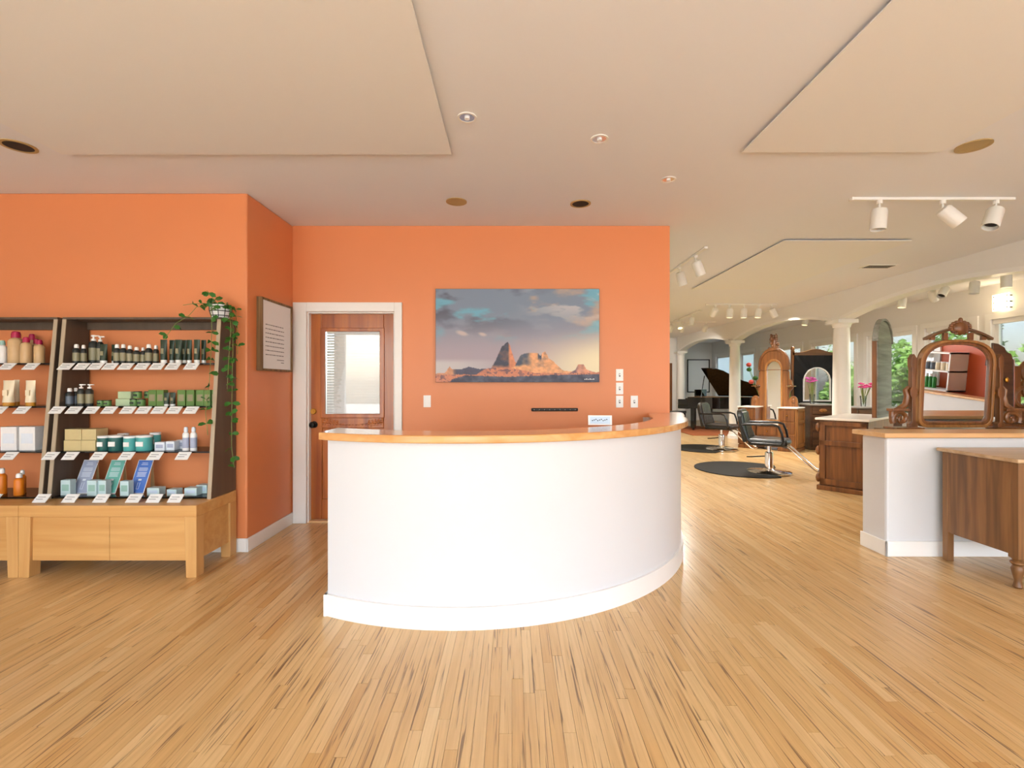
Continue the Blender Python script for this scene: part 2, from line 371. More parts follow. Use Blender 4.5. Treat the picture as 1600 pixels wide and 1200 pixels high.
for i in range(19):
    t = i/18; x = -1.86+.57*t; z = .985-.035*math.sin(PI*t); s = .5+abs(t-.5)*1.6
    mb.ball((x, 4.744, z), .016*s, .007, .013*s, 7, 4)
    if t < .27 or t > .73: mb.ball((x+.006, 4.744, z+.022), .011, .006, .014, 7, 4); mb.ball((x-.008, 4.744, z-.024), .012, .006, .010, 7, 4)
mb.build('carving', 'door_wood', d, smooth=True)
mb = MB(); mb.M = Matrix.Translation((-1.955, 4.745, .955)) @ Matrix.Rotation(PI/2, 4, 'X'); mb.lathe([(.034, 0), (.034, .006), (.012, .008), (.012, .03), (.028, .038), (.031, .052), (.022, .064), (.004, .067)])
mb.build('door_knob', 'dark_metal', d, smooth=True, label='dark round door knob')
mb = MB(); mb.M = Matrix.Translation((-1.962, 4.745, 1.085)) @ Matrix.Rotation(PI/2, 4, 'X'); mb.lathe([(.030, 0), (.030, .008), (.024, .014), (.01, .014), (.009, .017)])
mb.build('deadbolt', 'brass', d, smooth=True, label='brass deadbolt')
struct('trim_1', MB().box(-2.13, -2.0, 4.66, 4.6865, 0, 2.15).box(-1.144, -1.07, 4.66, 4.6865, 0, 2.15).box(-2.0, -1.144, 4.66, 4.6865, 2.06, 2.15)
       .box(-2.0, -1.985, 4.687, 4.80, 0, 2.06).box(-1.159, -1.144, 4.687, 4.80, 0, 2.06).box(-2.0, -1.144, 4.687, 4.80, 2.045, 2.06), 'trim_white', .005)
struct('trim_2', B(-2.0, -1.144, 4.69, 4.82, 0, .018), 'cap_wood')
# ------------------------------------------------------------------ arcade
AX0, AX1 = 5.47, 5.65
cols_y = [4.25, 8.10, 11.98, 15.80]
mb = MB(); tr = MB(); spr, rise = 2.43, .21
spans = [(.4, 4.25)]+[(cols_y[i], cols_y[i+1]) for i in range(3)]
for a, b in spans[1:]:
    a2, b2 = a+.1, b-.1; n = 20; R = ((b2-a2)**2/4+rise**2)/(2*rise); cy, cz = (a2+b2)/2, spr+rise-R
    hz = lambda y: cz+math.sqrt(R*R-(y-cy)**2)
    for i in range(n):
        y0, y1 = a2+(b2-a2)*i/n, a2+(b2-a2)*(i+1)/n
        mb.hexa([(AX0, y0, hz(y0)), (AX1, y0, hz(y0)), (AX1, y1, hz(y1)), (AX0, y1, hz(y1)), (AX0, y0, CEIL), (AX1, y0, CEIL), (AX1, y1, CEIL), (AX0, y1, CEIL)])
        tr.hexa([(AX0-.012, y0, hz(y0)-.008), (AX1+.012, y0, hz(y0)-.008), (AX1+.012, y1, hz(y1)-.008), (AX0-.012, y1, hz(y1)-.008), (AX0-.012, y0, hz(y0)+.045), (AX1+.012, y0, hz(y0)+.045), (AX1+.012, y1, hz(y1)+.045), (AX0-.012, y1, hz(y1)+.045)])
for y in cols_y: mb.box(AX0, AX1, y-.1, y+.1, spr, CEIL)
aw = struct('wall_arcade', mb, 'cream')
tr.build('archivolt', 'trim_white', aw)
cl = ['white round column nearest the front room at the arcade end', 'white round column beside the tall edge-on mirror', 'white round column in front of the black piano', 'white half column at the far end of the arcade']
for k, y in enumerate(cols_y):
    t = thing('column', cl[k], 'column', ((AX0+AX1)/2, y, 0), 0, 'arcade columns')
    MB().lathe([(.17, 0), (.17, .08), (.15, .1), (.15, .13), (.135, .15)]).build('base', 'trim_white', t, smooth=True)
    MB().lathe([(.133, .15), (.133, 1.0), (.118, 2.30)]).build('shaft', 'trim_white', t, smooth=True)
    MB().lathe([(.118, 2.30), (.13, 2.31), (.13, 2.33), (.145, 2.36), (.15, 2.37)]).box(-.17, .17, -.17, .17, 2.37, 2.43).build('capital', 'trim_white', t, smooth=True)
# door at the salon end, picture
d2 = struct('door_2', B(4.55, 5.32, 15.94, 15.99, 0, 2.05), 'antique')
B(4.66, 5.2, 15.93, 15.94, 1.1, 1.9).build('panel', 'antique', d2, .004); B(4.66, 5.2, 15.93, 15.94, .2, .95).build('panel', 'antique', d2, .004)
t = thing('framed_picture', 'black framed pale drawing on the far cream wall behind the piano', 'picture', (6.98, 17.99, 1.66))
MB().ring([(-.42, -.62), (.42, -.62), (.42, .62), (-.42, .62)], [(-.385, -.585), (.385, -.585), (.385, .585), (-.385, .585)], -.03, 0).build('frame', 'black', t)
B(-.39, .39, -.012, -.004, -.59, .59).build('print', 'paper', t)
# ------------------------------------------------------------------ reception desk
C = (-.326, 4.434)
def dpt(r, a): return (C[0]+r*math.cos(a), C[1]+r*math.sin(a))
def desk_poly(ro, ri, xl, a_end):
    al = -PI+math.acos((-(xl-C[0]))/ro) if False else -math.acos((xl-C[0])/ro)
    bl = -math.acos((xl-C[0])/ri)
    n = 48
    return [dpt(ro, al+(a_end-al)*i/n) for i in range(n+1)], [dpt(ri, bl+(a_end-bl)*i/n) for i in range(n+1)]
t = thing('reception_desk', 'curved white reception desk with a varnished wood counter', 'reception desk')
ae = math.asin((4.684-C[1])/1.78)
o_, i_ = desk_poly(1.78, 1.62, -1.083, ae); i_[-1] = (i_[-1][0], 4.684); o_[-1] = (o_[-1][0], 4.684)
MB().prism(o_+i_[::-1], 0, 1.032).build('front_panel', 'desk_white', t, smooth=True)
o_, i_ = desk_poly(1.797, 1.7805, -1.10, ae*.98)
MB().prism(o_+i_[::-1], 0, .125).build('baseboard', 'trim_white', t, smooth=True)
B(-1.10, -1.0835, 2.80, 2.985, 0, .125).build('baseboard_end', 'trim_white', t)
o_, i_ = desk_poly(1.835, 1.56, -1.122, -.16)
o_ += [(1.560, 4.33), (1.625, 4.55), (1.665, 4.68), (1.67, 4.74), (1.655, 4.785), (1.62, 4.805), (1.546, 4.805), (1.546, 4.683), (1.335, 4.683)]
i_ = [p for p in i_ if p[1] < 4.3]+[(1.262, 4.42)]
MB().prism(o_+i_[::-1], 1.032, 1.076).build('counter', 'counter_wood', t, .006)
# small card standing on the counter
t = thing('notice_card', 'small pale blue notice card standing on the desk counter', 'card', (.60, 3.27, 1.0765), -.12)
mb = MB(); mb.M = Matrix.Rotation(-.15, 4, 'X'); mb.box(-.08, .08, 0, .003, 0, .066).build('card', 'paper', t)
mb = MB(); mb.M = Matrix.Rotation(-.15, 4, 'X'); mb.box(-.068, .068, -.001, 0, .008, .058).build('print', 'card_blue', t)
mb = MB(); mb.M = Matrix.Rotation(-.15, 4, 'X')
for i in range(9): mb.box(-.055+i*.012, -.047+i*.012, -.0016, -.001, .026+.004*(i % 3), .034+.004*(i % 3))
mb.build('lettering', 'slate', t)
# wall plates
def plate(u, v, kind, label):
    x, z = xa(u, 4.687), CAM_H+(600-v)/750*4.687
    t = thing('light_switch' if kind else 'wall_plate', label, 'switch', (x, 4.6865, z), 0, 'white wall plates')
    B(-.036, .036, -.006, 0, -.058, .058).build('plate', 'plastic_white', t, .003)
    if kind == 1: B(-.017, .017, -.010, -.006, -.033, .033).build('rocker', 'plastic_white', t, .002)
    else: B(-.005, .005, -.016, -.006, -.004, .012).build('toggle', 'plastic_white', t, .002); B(-.008, .008, -.0065, -.006, -.016, .016).build('slot', 'ink', t)
plate(667.5, 627, 1, 'white rocker light switch beside the wooden door')
plate(968, 586, 2, 'topmost of the three stacked white switch plates right of the painting')
plate(968, 607, 2, 'middle one of the three stacked white switch plates right of the painting')
plate(968, 627.5, 2, 'lowest of the three stacked white switch plates right of the painting')
plate(991, 627.5, 2, 'single white switch plate to the right of the stacked three')
t = thing('hook_rail', 'narrow black rail on the orange wall under the painting', 'rail', (xa(866.5, 4.687), 4.6865, 1.106))
B(-.228, .228, -.02, 0, -.016, .016).build('bar', 'black', t, .01)
for i in range(9): MB().ball((-.2+i*.05, -.021, 0), .005, .004, .005, 6, 4).build('stud', 'silver', t)
# ------------------------------------------------------------------ painting (canvas colours computed as brushwork)
def painting():
    W, H = 300, 172
    U, V = np.meshgrid(np.linspace(0, 1, W), np.linspace(0, 1, H))        # V from top
    rs = np.random.RandomState(5)
    def vn(sx, sy, seed):
        g = np.random.RandomState(seed).rand(int(sy)+3, int(sx)+3); x = U*sx; y = V*sy; i = x.astype(int); j = y.astype(int); fx = x-i; fy = y-j
        fx = fx*fx*(3-2*fx); fy = fy*fy*(3-2*fy)
        return (g[j, i]*(1-fx)+g[j, i+1]*fx)*(1-fy)+(g[j+1, i]*(1-fx)+g[j+1, i+1]*fx)*fy
    def fbm(sx, sy, s): return sum(vn(sx*2**k, sy*2**k, s+k)*.5**k for k in range(5))/1.94
    mixc = lambda a, b, t: a*(1-t[..., None])+b*t[..., None]
    c = lambda *q: np.array(q, float)/255
    sm = lambda a, b, x: np.clip((x-a)/(b-a), 0, 1)**2*(3-2*np.clip((x-a)/(b-a), 0, 1))
    img = mixc(np.ones((H, W, 3))*c(124, 140, 160), np.ones((H, W, 3))*c(172, 160, 170), sm(.2, .75, V))
    n1 = fbm(4, 5, 10); img = mixc(img, c(84, 84, 98)*np.ones_like(img), sm(.48, .66, n1)*sm(.62, .1, V)*sm(.85, .2, U))
    n2 = fbm(5, 6, 30); img = mixc(img, c(186, 160, 142)*np.ones_like(img), sm(.5, .68, n2)*sm(.30, .6, U)*sm(.7, .3, V)*.85)
    n3 = fbm(5, 7, 50); img = mixc(img, c(108, 176, 200)*np.ones_like(img), sm(.54, .70, n3)*sm(.62, .35, V)*.85)
    n4 = fbm(6, 9, 70); img = mixc(img, c(206, 200, 198)*np.ones_like(img), sm(.56, .72, n4)*sm(.45, .8, U)*sm(.5, .1, V)*.8)
    glow = sm(.35, 1.0, U)*sm(.42, .85, V+.28*(U-.7)); img = mixc(img, c(238, 226, 190)*np.ones_like(img), glow)
    lo = sm(.74, .80, V)*sm(.6, .0, U); img = mixc(img, c(206, 206, 204)*np.ones_like(img), lo*.8)
    for (u0, v0, ru, rv) in ((.165, .475, .05, .035), (.285, .485, .04, .03)):
        img = mixc(img, c(206, 186, 178)*np.ones_like(img), sm(1, .3, np.hypot((U-u0)/ru, (V-v0-(U-u0)*.4)/rv)+(n1-.5)*1.5)*.8)
    def interp(pts): p = np.array(pts); return np.interp(U, p[:, 0], p[:, 1])
    rock = fbm(26, 16, 90); fine = fbm(60, 40, 120)
    def layer(top, lit, shade, shmask):
        nonlocal img
        m = (V > top+(fine-.5)*.012)
        colr = mixc(np.ones_like(img)*lit, np.ones_like(img)*shade, np.clip(shmask+(rock-.5)*1.2, 0, 1))
        img = np.where(m[..., None], colr*(0.86+.28*fine[..., None]), img)
    layer(interp([(0, .905), (.055, .9), (.085, .835), (.1, .86), (.16, .86), (.2, .835), (.27, .86), (.36, .85), (1, .9)]), c(206, 150, 116), c(82, 84, 104), sm(.09, .13, U))
    layer(interp([(0, 1.1), (.29, .9), (.34, .85), (.368, .76), (.385, .69), (.405, .62), (.425, .59), (.44, .57), (.452, .6), (.468, .69), (.485, .78), (.50, .80), (.52, .84), (.56, .9), (.6, 1.1)]), c(214, 140, 104), c(66, 70, 86), sm(.455, .44, U)*sm(.86, .80, V)*1.0)
    layer(interp([(.0, 1.2), (.485, .83), (.50, .77), (.52, .71), (.545, .69), (.6, .685), (.625, .69), (.64, .72), (.655, .68), (.67, .672), (.69, .74), (.72, .78), (.75, .83), (.78, .88), (1, .9)]), c(228, 168, 122), c(70, 84, 104), np.maximum(sm(.60, .55, U)*sm(.84, .80, V), (np.abs(U-.636) < .012)*sm(.78, .74, V)))
    layer(interp([(0, 1.2), (.82, .90), (.855, .87), (.872, .81), (.905, .81), (.92, .86), (.96, .89), (1, .9)]), c(222, 158, 128), c(120, 96, 106), sm(.875, .85, U))
    layer(interp([(0, .92), (.25, .92), (.3, .86), (.35, .84), (.5, .86), (.6, .9), (.8, .905), (1, .895)]), c(214, 140, 110), c(110, 84, 90), (fine > .6)*.8)
    layer(interp([(0, 1.2), (.1, .97), (.18, .93), (.45, .945), (.7, .925), (1, .915)]), c(92, 98, 116), c(62, 66, 84), rock)
    lin_ = np.where(img <= .04045, img/12.92, ((np.clip(img, 0, 1)+.055)/1.055)**2.4)
    x0, x1, z0, z1 = -.7375, .8437, 1.375, 2.275
    verts = np.stack([x0+U*(x1-x0), np.full_like(U, 4.643), z1-V*(z1-z0)], -1).reshape(-1, 3)
    idx = np.arange(W*H).reshape(H, W)
    faces = np.stack([idx[:-1, :-1], idx[1:, :-1], idx[1:, 1:], idx[:-1, 1:]], -1).reshape(-1, 4)
    me = bpy.data.meshes.new('canvas'); me.from_pydata(verts.tolist(), [], faces.tolist()); me.update(); me.materials.append(MATS['canvas_paint'])
    a = me.color_attributes.new('paint', 'FLOAT_COLOR', 'POINT'); a.data.foreach_set('color', np.concatenate([lin_, np.ones((H, W, 1))], -1).astype(np.float32).ravel())
    t = thing('landscape_painting', 'large canvas painting of desert buttes under a cloudy sky', 'painting')
    o = bpy.data.objects.new('painted_surface', me); COL.objects.link(o); o.parent = t
    B(x0-.002, x1+.002, 4.6435, 4.686, z0-.002, z1+.002).build('stretcher', 'black', t)
    mb = MB()
    for i in range(6): mb.box(.70+i*.017, .71+i*.017, 4.6422, 4.643, 1.397, 1.405+.004*(i % 2))
    mb.build('signature', 'paper', t)
painting()
# framed verse on the return wall
t = thing('framed_verse', 'white lettered print in a deep rustic wood frame beside the door', 'picture', (-2.1415, 4.30, 1.78))
MB().ring([(-.28, -.31), (.28, -.31), (.28, .31), (-.28, .31)], [(-.262, -.292), (.262, -.292), (.262, .292), (-.262, .292)], 0, .05, 'x').build('frame', 'rustic', t, .003)
B(.004, .036, -.263, .263, -.293, .293).build('print', 'paper', t)
mb = MB()
for r_ in range(8):
    y = -.20; mb = MB()
    while y < .12:
        l = rnd.uniform(.012, .045); mb.box(.036, .0368, y, min(y+l, .13), .085-r_*.037, .092-r_*.037); y += l+.010
    mb.build('text_line', 'ink', t)
mb = MB(); mb.box(.036, .0368, .0, .13, -.213, -.207); mb.box(.036, .0368, .075, .13, -.235, -.229)
mb.build('signature', 'ink', t)
# ------------------------------------------------------------------ half wall, cap, right dresser
struct('wall_half', B(2.95, 5.45, 3.78, 4.05, 0, .9335), 'desk_white', .02)
o = MB().prism([(2.895, 4.02), (2.91, 3.745), (5.46, 3.745), (5.46, 4.09), (2.895, 4.09)], .934, .972).build('ledge_board', 'cap_wood', None, .006)
tag(o, 'pale wood cap on the white half wall at right', 'wall cap')
struct('baseboard_right', MB().box(2.936, 5.45, 3.766, 3.7795, 0, .12).box(2.936, 2.9495, 3.766, 4.05, 0, .12), 'trim_white', .004)
t = thing('side_dresser', 'brown wooden dresser with turned legs against the half wall', 'dresser', (3.33, 3.17, 0))
B(-.02, 1.4, -.03, .58, .835, .862).build('top', 'dresser_top_lit', t, .008)
B(.02, 1.36, .04, .52, .215, .835).build('body', 'dresser_wood', t)
B(.004, .02, .055, .50, .225, .835).build('side_panel', 'dresser_wood', t)
for x, y in ((.0, .5), (1.33, .5)): B(x, x+.05, y, y+.045, 0, .835).build('leg', 'dresser_wood', t, .004)
for x in (.032, 1.345):
    MB().box(x-.032, x+.032, -.012, .052, .2, .835).lathe([(.02, 0), (.026, .01), (.022, .03), (.018, .05), (.03, .1), (.036, .13), (.026, .15), (.04, .165), (.04, .175), (.026, .185), (.036, .2)], (x, .02, 0), 16).build('leg', 'dresser_wood', t, smooth=True, label='turned front leg')
for k in range(3):
    q = B(.075, 1.31, .02, .04, .235+k*.2, .42+k*.2).build('drawer', 'dresser_wood', t, .004)
    for x in (.35, 1.0): MB().ball((x, .008, .33+k*.2), .018, .016, .018).build('knob', 'brass', q)
# ------------------------------------------------------------------ retail display units
def unit(xl, xr, which):
    t = thing('base_cabinet', f'light maple base cabinet of the {which} retail display', 'cabinet', (0, 0, 0), 0, 'display base cabinets')
    bl, br, yf, yb = xl-.02, xr+.015, 3.356, 3.845
    B(bl, br, yf, yb, .425, .506).build('top_frame', 'maple', t, .004)
    for x in (bl, br-.085):
        for y in (yf, yb-.085):
            i = .012 if x == bl else -.012
            MB().hexa([(x+(.0 if i > 0 else .012), y, 0), (x+.085-(.012 if i > 0 else 0), y, 0), (x+.085-(.012 if i > 0 else 0), y+.085, 0), (x+(0 if i > 0 else .012), y+.085, 0), (x, y, .426), (x+.085, y, .426), (x+.085, y+.085, .426), (x, y+.085, .426)]).build('leg', 'maple_z', t, .003)
    m = (bl+br)/2
    for a, b in ((bl+.08, m-.0015), (m+.0015, br-.08)): B(a, b, yf+.018, yf+.036, .115, .424).build('drawer_front', 'maple', t, .002)
    for x in (bl+.015, br-.035): B(x, x+.02, yf+.08, yb-.08, .115, .424).build('side_panel', 'maple', t)
    B(bl+.08, br-.08, yf+.037, yb-.02, .12, .14).build('bottom_panel', 'maple', t)
    s = thing('display_shelf_unit', f'dark laminate {which} display shelf unit with sloping sides and glass shelves', 'shelf unit', (0, 0, 0), 0, 'display shelf units')
    for k, x in enumerate((xl, xr-.028)):
        pn = MB().prism([(3.545, .5065), (3.865, .5065), (3.865, 1.85), (3.668, 1.85)], x, x+.028, 'x').build('side_panel', 'laminate', s)
        MB().hexa([(x-.0005, 3.541, .5065), (x+.0285, 3.541, .5065), (x+.0285, 3.547, .5065), (x-.0005, 3.547, .5065), (x-.0005, 3.664, 1.85), (x+.0285, 3.664, 1.85), (x+.0285, 3.670, 1.85), (x-.0005, 3.670, 1.85)]).build('edge_band', 'laminate_edge', pn)
    B(xl, xr, 3.665, 3.866, 1.8505, 1.866).build('top_board', 'laminate', s)
    B(xl+.029, xr-.029, 3.845, 3.864, 1.79, 1.85).build('back_rail', 'laminate', s)
    for z, y in SH:
        g = B(xl+.0285, xr-.0285, y+.002, 3.865, z-.010, z).build('glass_shelf', 'shelf_glass', s)
        B(xl+.0285, xr-.0285, y-.001, y+.0018, z-.0105, z+.0005).build('shelf_edge', 'shelf_edge', g)
SH = [(1.514, 3.640), (1.188, 3.612), (.852, 3.582), (.520, 3.553)]
unit(-3.432, -2.222, 'right-hand'); unit(-4.68, -3.47, 'left-hand')
SN = ['top shelf', 'second shelf', 'third shelf', 'bottom shelf']
def tags_row(us, k, which):
    z, y = SH[k]
    for i, u in enumerate(us):
        x = xa(u, SH[k][1]-.03)
        y = SH[k][1]-(.012 if k < 3 else .065); z = SH[k][0] if k < 3 else .5585; hw = .047
        o = MB().hexa([(x-hw, y-.058, z-.05), (x+hw, y-.058, z-.05), (x+hw, y-.055, z-.052), (x-hw, y-.055, z-.052), (x-hw, y-.008, z+.0), (x+hw, y-.008, z+.0), (x+hw, y-.004, z-.002), (x-hw, y-.004, z-.002)]).build('price_tag', 'paper')
        pos = 'only' if len(us) == 1 else ORD[i]
        tag(o, f'{pos} white price tag from left, {SN[k]}, {which} display', 'price tag', 'price tags')
        mb = MB()
        for j, (a, b) in enumerate(((-.03, .025), (-.034, .015))):
            h = .66-.25*j; mb.box(x+a, x+b, y-.058+.05*h-.0035, y-.058+.05*h-.0025, z-.05+.05*h-.002, z-.05+.05*h+.001)
        mb.build('lettering', 'ink', o)
tags_row([c/4 for c in (422, 520, 608, 697, 795, 895, 990, 1088, 1204)], 0, 'right-hand')
tags_row([c/4 for c in (367, 472, 580, 692, 808, 905, 1002, 1097, 1202)], 1, 'right-hand')
tags_row([c/4 for c in (328, 450, 625, 800, 977, 1153)], 2, 'right-hand')
tags_row([c/3.75 for c in (297, 463, 640, 828, 945, 1067)], 3, 'right-hand')
tags_row([14.5, 51], 0, 'left-hand'); tags_row([1, 37], 1, 'left-hand'); tags_row([18], 2, 'left-hand'); tags_row([4], 3, 'left-hand')
# products: (u in the photo, width px, height px, kind, depth behind shelf edge)
def spray(t, w, h, body='bottle_dark', cap='plastic_white', band='label_beige'):
    r = w/2
    MB().lathe([(r*.96, 0), (r, .004), (r, h*.68), (r*.8, h*.75), (r*.42, h*.79), (r*.42, h*.80)], seg=14).build('body', body, t, smooth=True)
    if band: MB().lathe([(r*1.012, h*.12), (r*1.012, h*.55)], seg=14).build('label_band', band, t, smooth=True)
    MB().lathe([(r*.62, h*.80), (r*.62, h*.9), (r*.5, h*.985), (r*.3, h)], seg=12).build('cap', cap, t, smooth=True)
def pump(t, w, h, body='bottle_dark', cap='plastic_white', band='label_beige'):
    r = w/2
    MB().lathe([(r*.96, 0), (r, .004), (r, h*.70), (r*.75, h*.76), (r*.42, h*.79), (r*.42, h*.8)], seg=14).build('body', body, t, smooth=True)
    if band: MB().lathe([(r*1.012, h*.12), (r*1.012, h*.55)], seg=14).build('label_band', band, t, smooth=True)
    MB().lathe([(r*.55, h*.80), (r*.55, h*.87), (r*.2, h*.88), (r*.2, h*.94), (r*.5, h*.945), (r*.5, h)], seg=12).box(-r*.2, r*1.3, -r*.2, r*.2, h*.955, h*.995).build('pump', cap, t, smooth=True)
def tube_(t, w, h, body='tube_green', cap='plastic_white'):
    n = 14; v = []; f = []; lv = 5
    for i in range(lv):
        q = i/(lv-1); rx = w/2*(.80+.2*q); ry = w/2*.8*(1-q)+.003
        for k in range(n): a = 2*PI*k/n; v.append((rx*math.cos(a), ry*math.sin(a), h*.14+(h*.86)*q))
    for i in range(lv-1):
        for k in range(n): f.append((i*n+k, i*n+(k+1) % n, (i+1)*n+(k+1) % n, (i+1)*n+k))
    f.append(tuple((lv-1)*n+k for k in range(n)))
    MB().add(v, f).build('body', body, t, smooth=True)
    MB().lathe([(w*.38, 0), (w*.39, .003), (w*.39, h*.14)], seg=14).build('cap', cap, t, smooth=True)
    B(-w*.2, w*.2, -w*.36, -w*.30, h*.4, h*.62).build('label_band', 'label_beige' if body == 'tube_green' else body, t)
def box_(t, w, h, c='box_green', d=None, band='label_beige'):
    d = d or w*.9
    B(-w/2, w/2, 0, d, 0, h).build('carton', c, t, .0015)
    if band: B(-w*.36, w*.36, -.0008, 0, h*.3, h*.72).build('label_band', band, t)
def jar_(t, w, h, c='teal', lid='box_white', band=None):
    r = w/2
    MB().lathe([(r*.97, 0), (r, .003), (r, h*.86)], seg=18).build('body', c, t, smooth=True)
    MB().lathe([(r*1.0, h*.86), (r*1.01, h*.88), (r*1.01, h*.985), (r*.97, h)], seg=18).build('lid', lid, t, smooth=True)
    B(-r*.5, r*.5, -r-.0008, -r+.004, h*.3, h*.6).build('label_band', band or lid, t)
TAKEN = {}
def extent(t):
    v = [c.co for o in t.children for c in o.data.vertices]
    return [min(p.x for p in v), max(p.x for p in v), min(p.y for p in v), max(p.y for p in v), min(p.z for p in v), max(p.z for p in v)]
def settle(t, k):                                   # slide a product to the nearest free spot on its shelf
    e = extent(t); z, yf = SH[k]; L0 = t.location.copy()
    lo, hi = (-3.402, -2.252) if L0.x > -3.45 else (-4.65, -3.5)
    got = TAKEN.setdefault(k, []); best = None
    for ix in range(-12, 13):
        for iy in range(-10, 34):
            dx, dy = ix*.004, iy*.005
            b = (L0.x+dx+e[0], L0.x+dx+e[1], L0.y+dy+e[2], L0.y+dy+e[3], L0.z+e[4], L0.z+e[5])
            if b[0] < lo or b[1] > hi or b[2] < yf+.006 or b[3] > 3.862: continue
            if any(b[0] < g[1]+.0006 and b[1] > g[0]-.0006 and b[2] < g[3]+.0006 and b[3] > g[2]-.0006 and b[4] < g[5]-.0002 and b[5] > g[4]+.0002 for g in got): continue
            c = abs(dy)+2.2*abs(dx)
            if best is None or c < best[0]: best = (c, dx, dy, b)
    if best: t.location = (L0.x+best[1], L0.y+best[2], L0.z); got.append(best[3])
    else: print('NOSPOT', t.name); got.append((L0.x+e[0], L0.x+e[1], L0.y+e[2], L0.y+e[3], L0.z+e[4], L0.z+e[5]))
def place(k, u, dy, fn, wpx, hpx, name, desc, cat, grp, lab, zoff=0, **kw):
    z, y = SH[k]; Y = y+dy; s = Y/750
    t = thing(name, lab, cat, (xa(u, Y), Y, z+.0006+zoff), kw.pop('rz', 0), grp)
    fn(t, wpx*s, hpx*s, **kw); settle(t, k); return t
def row(k, which, items, fn, name, desc, cat, grp, **kw):
    items = sorted(items, key=lambda q: (len(q) > 4, q[0])); nlow = sum(len(q) == 4 for q in items)
    for i, it in enumerate(items):
        up = len(it) > 4; n_ = i-nlow if up else i
        u, w_, h_, dy = it[:4]; zo = it[4] if len(it) > 4 else 0
        lab = f'{ORD[n_]} {"upper " if up else ""}{desc} from left, {SN[k]}, {which} display' if len(items) > 1 else f'{desc}, {SN[k]}, {which} display'
        place(k, u, dy, fn, w_, h_, name, desc, cat, grp, lab, zo, **dict(kw))
R = 'right-hand'; Lf = 'left-hand'
row(0, R, [(119.5, 10, 30, .05), (128.3, 8, 29, .06), (183, 9.5, 30, .05), (192, 9.5, 30, .05), (203, 9, 28, .05), (213.5, 9.5, 25.5, .05), (222, 7, 25, .06), (232.5, 10, 30, .05), (240, 8, 29, .07), (247, 7, 28, .08)], spray, 'spray_bottle', 'dark spray bottle with white cap', 'bottle', 'dark spray bottles')
row(0, R, [(140, 12.5, 45, .08), (155, 9.5, 43, .10)], pump, 'pump_bottle', 'tall dark bottle with white pump', 'bottle', 'dark pump bottles')
row(0, R, [(162, 12, 30, .04), (172.5, 10, 30, .05), (256, 11, 37, .04), (265.5, 9, 37, .06), (279, 11, 37, .04), (286, 8, 37, .07), (292, 8, 37, .08), (308, 10, 37, .04), (315, 8, 37, .06)], tube_, 'cosmetic_tube', 'dark green squeeze tube', 'tube', 'dark green tubes')
row(1, R, [(109, 10, 28, .05), (117.5, 8, 28, .09)], spray, 'capped_bottle', 'short dark capped bottle', 'bottle', 'dark capped bottles', band='slate')
row(1, R, [(127, 10, 34, .05), (140, 10, 34, .05)], pump, 'pump_bottle', 'dark bottle with white pump', 'bottle', 'dark pump bottles')
row(1, R, [(158, 10, 9, .05), (167.5, 10, 9, .05), (209.5, 11, 11, .05), (220, 11, 11, .05), (215, 11, 11, .05, .058), (225.5, 9, 11, .07, .058)], jar_, 'green_jar', 'small green jar', 'jar', 'small green jars', c='jar_green', lid='tube_green')
row(1, R, [(191.5, 22, 11, .05), (194, 20, 11, .05, .0562)], box_, 'soap_carton', 'pale green flat carton', 'box', 'pale green cartons', c='pale_green', band=None, d=.07)
row(1, R, [(237.5, 12, 25, .05), (250, 11, 25, .05), (283, 12, 25, .05), (297, 12, 25, .05), (312, 12, 25, .05), (323.5, 10, 25, .05), (331.5, 5, 25, .06)], box_, 'green_carton', 'upright green printed carton', 'box', 'green cartons', c='box_green', band='label_beige', d=.05)
row(1, R, [(260.5, 9, 21, .05), (270, 9, 21, .05)], tube_, 'cosmetic_tube', 'short dark green squeeze tube', 'tube', 'dark green tubes')
row(2, R, [(113, 27, 16, .04), (138, 22, 16, .04), (114, 26, 17, .04, .080), (138, 22, 17, .04, .080)], box_, 'gift_box', 'beige floral gift box', 'box', 'beige floral boxes', c='floral', band=None, d=.11)
row(2, R, [(159.5, 17, 23, .06), (178, 20, 24, .05), (193, 15, 24, .16)], jar_, 'dark_teal_jar', 'dark teal jar with white lid', 'jar', 'dark teal jars', c='teal_dark')
row(2, R, [(203.5, 17, 23, .05), (223.5, 22, 24, .05), (242.5, 15, 25, .17)], jar_, 'aqua_jar', 'bright aqua jar with white lid', 'jar', 'aqua jars', c='teal')
row(2, R, [(249, 15, 13, .045), (262.5, 13, 14, .06), (275, 13, 14.5, .08)], box_, 'white_carton', 'low white and blue carton', 'box', 'low white cartons', c='white_blue', d=.06, band='lilac')
row(2, R, [(290.5, 9.5, 37, .05), (302.5, 9.5, 37, .05)], spray, 'white_bottle', 'white bottle with pale cap', 'bottle', 'white bottles', body='box_white', cap='white_blue', band='lilac')
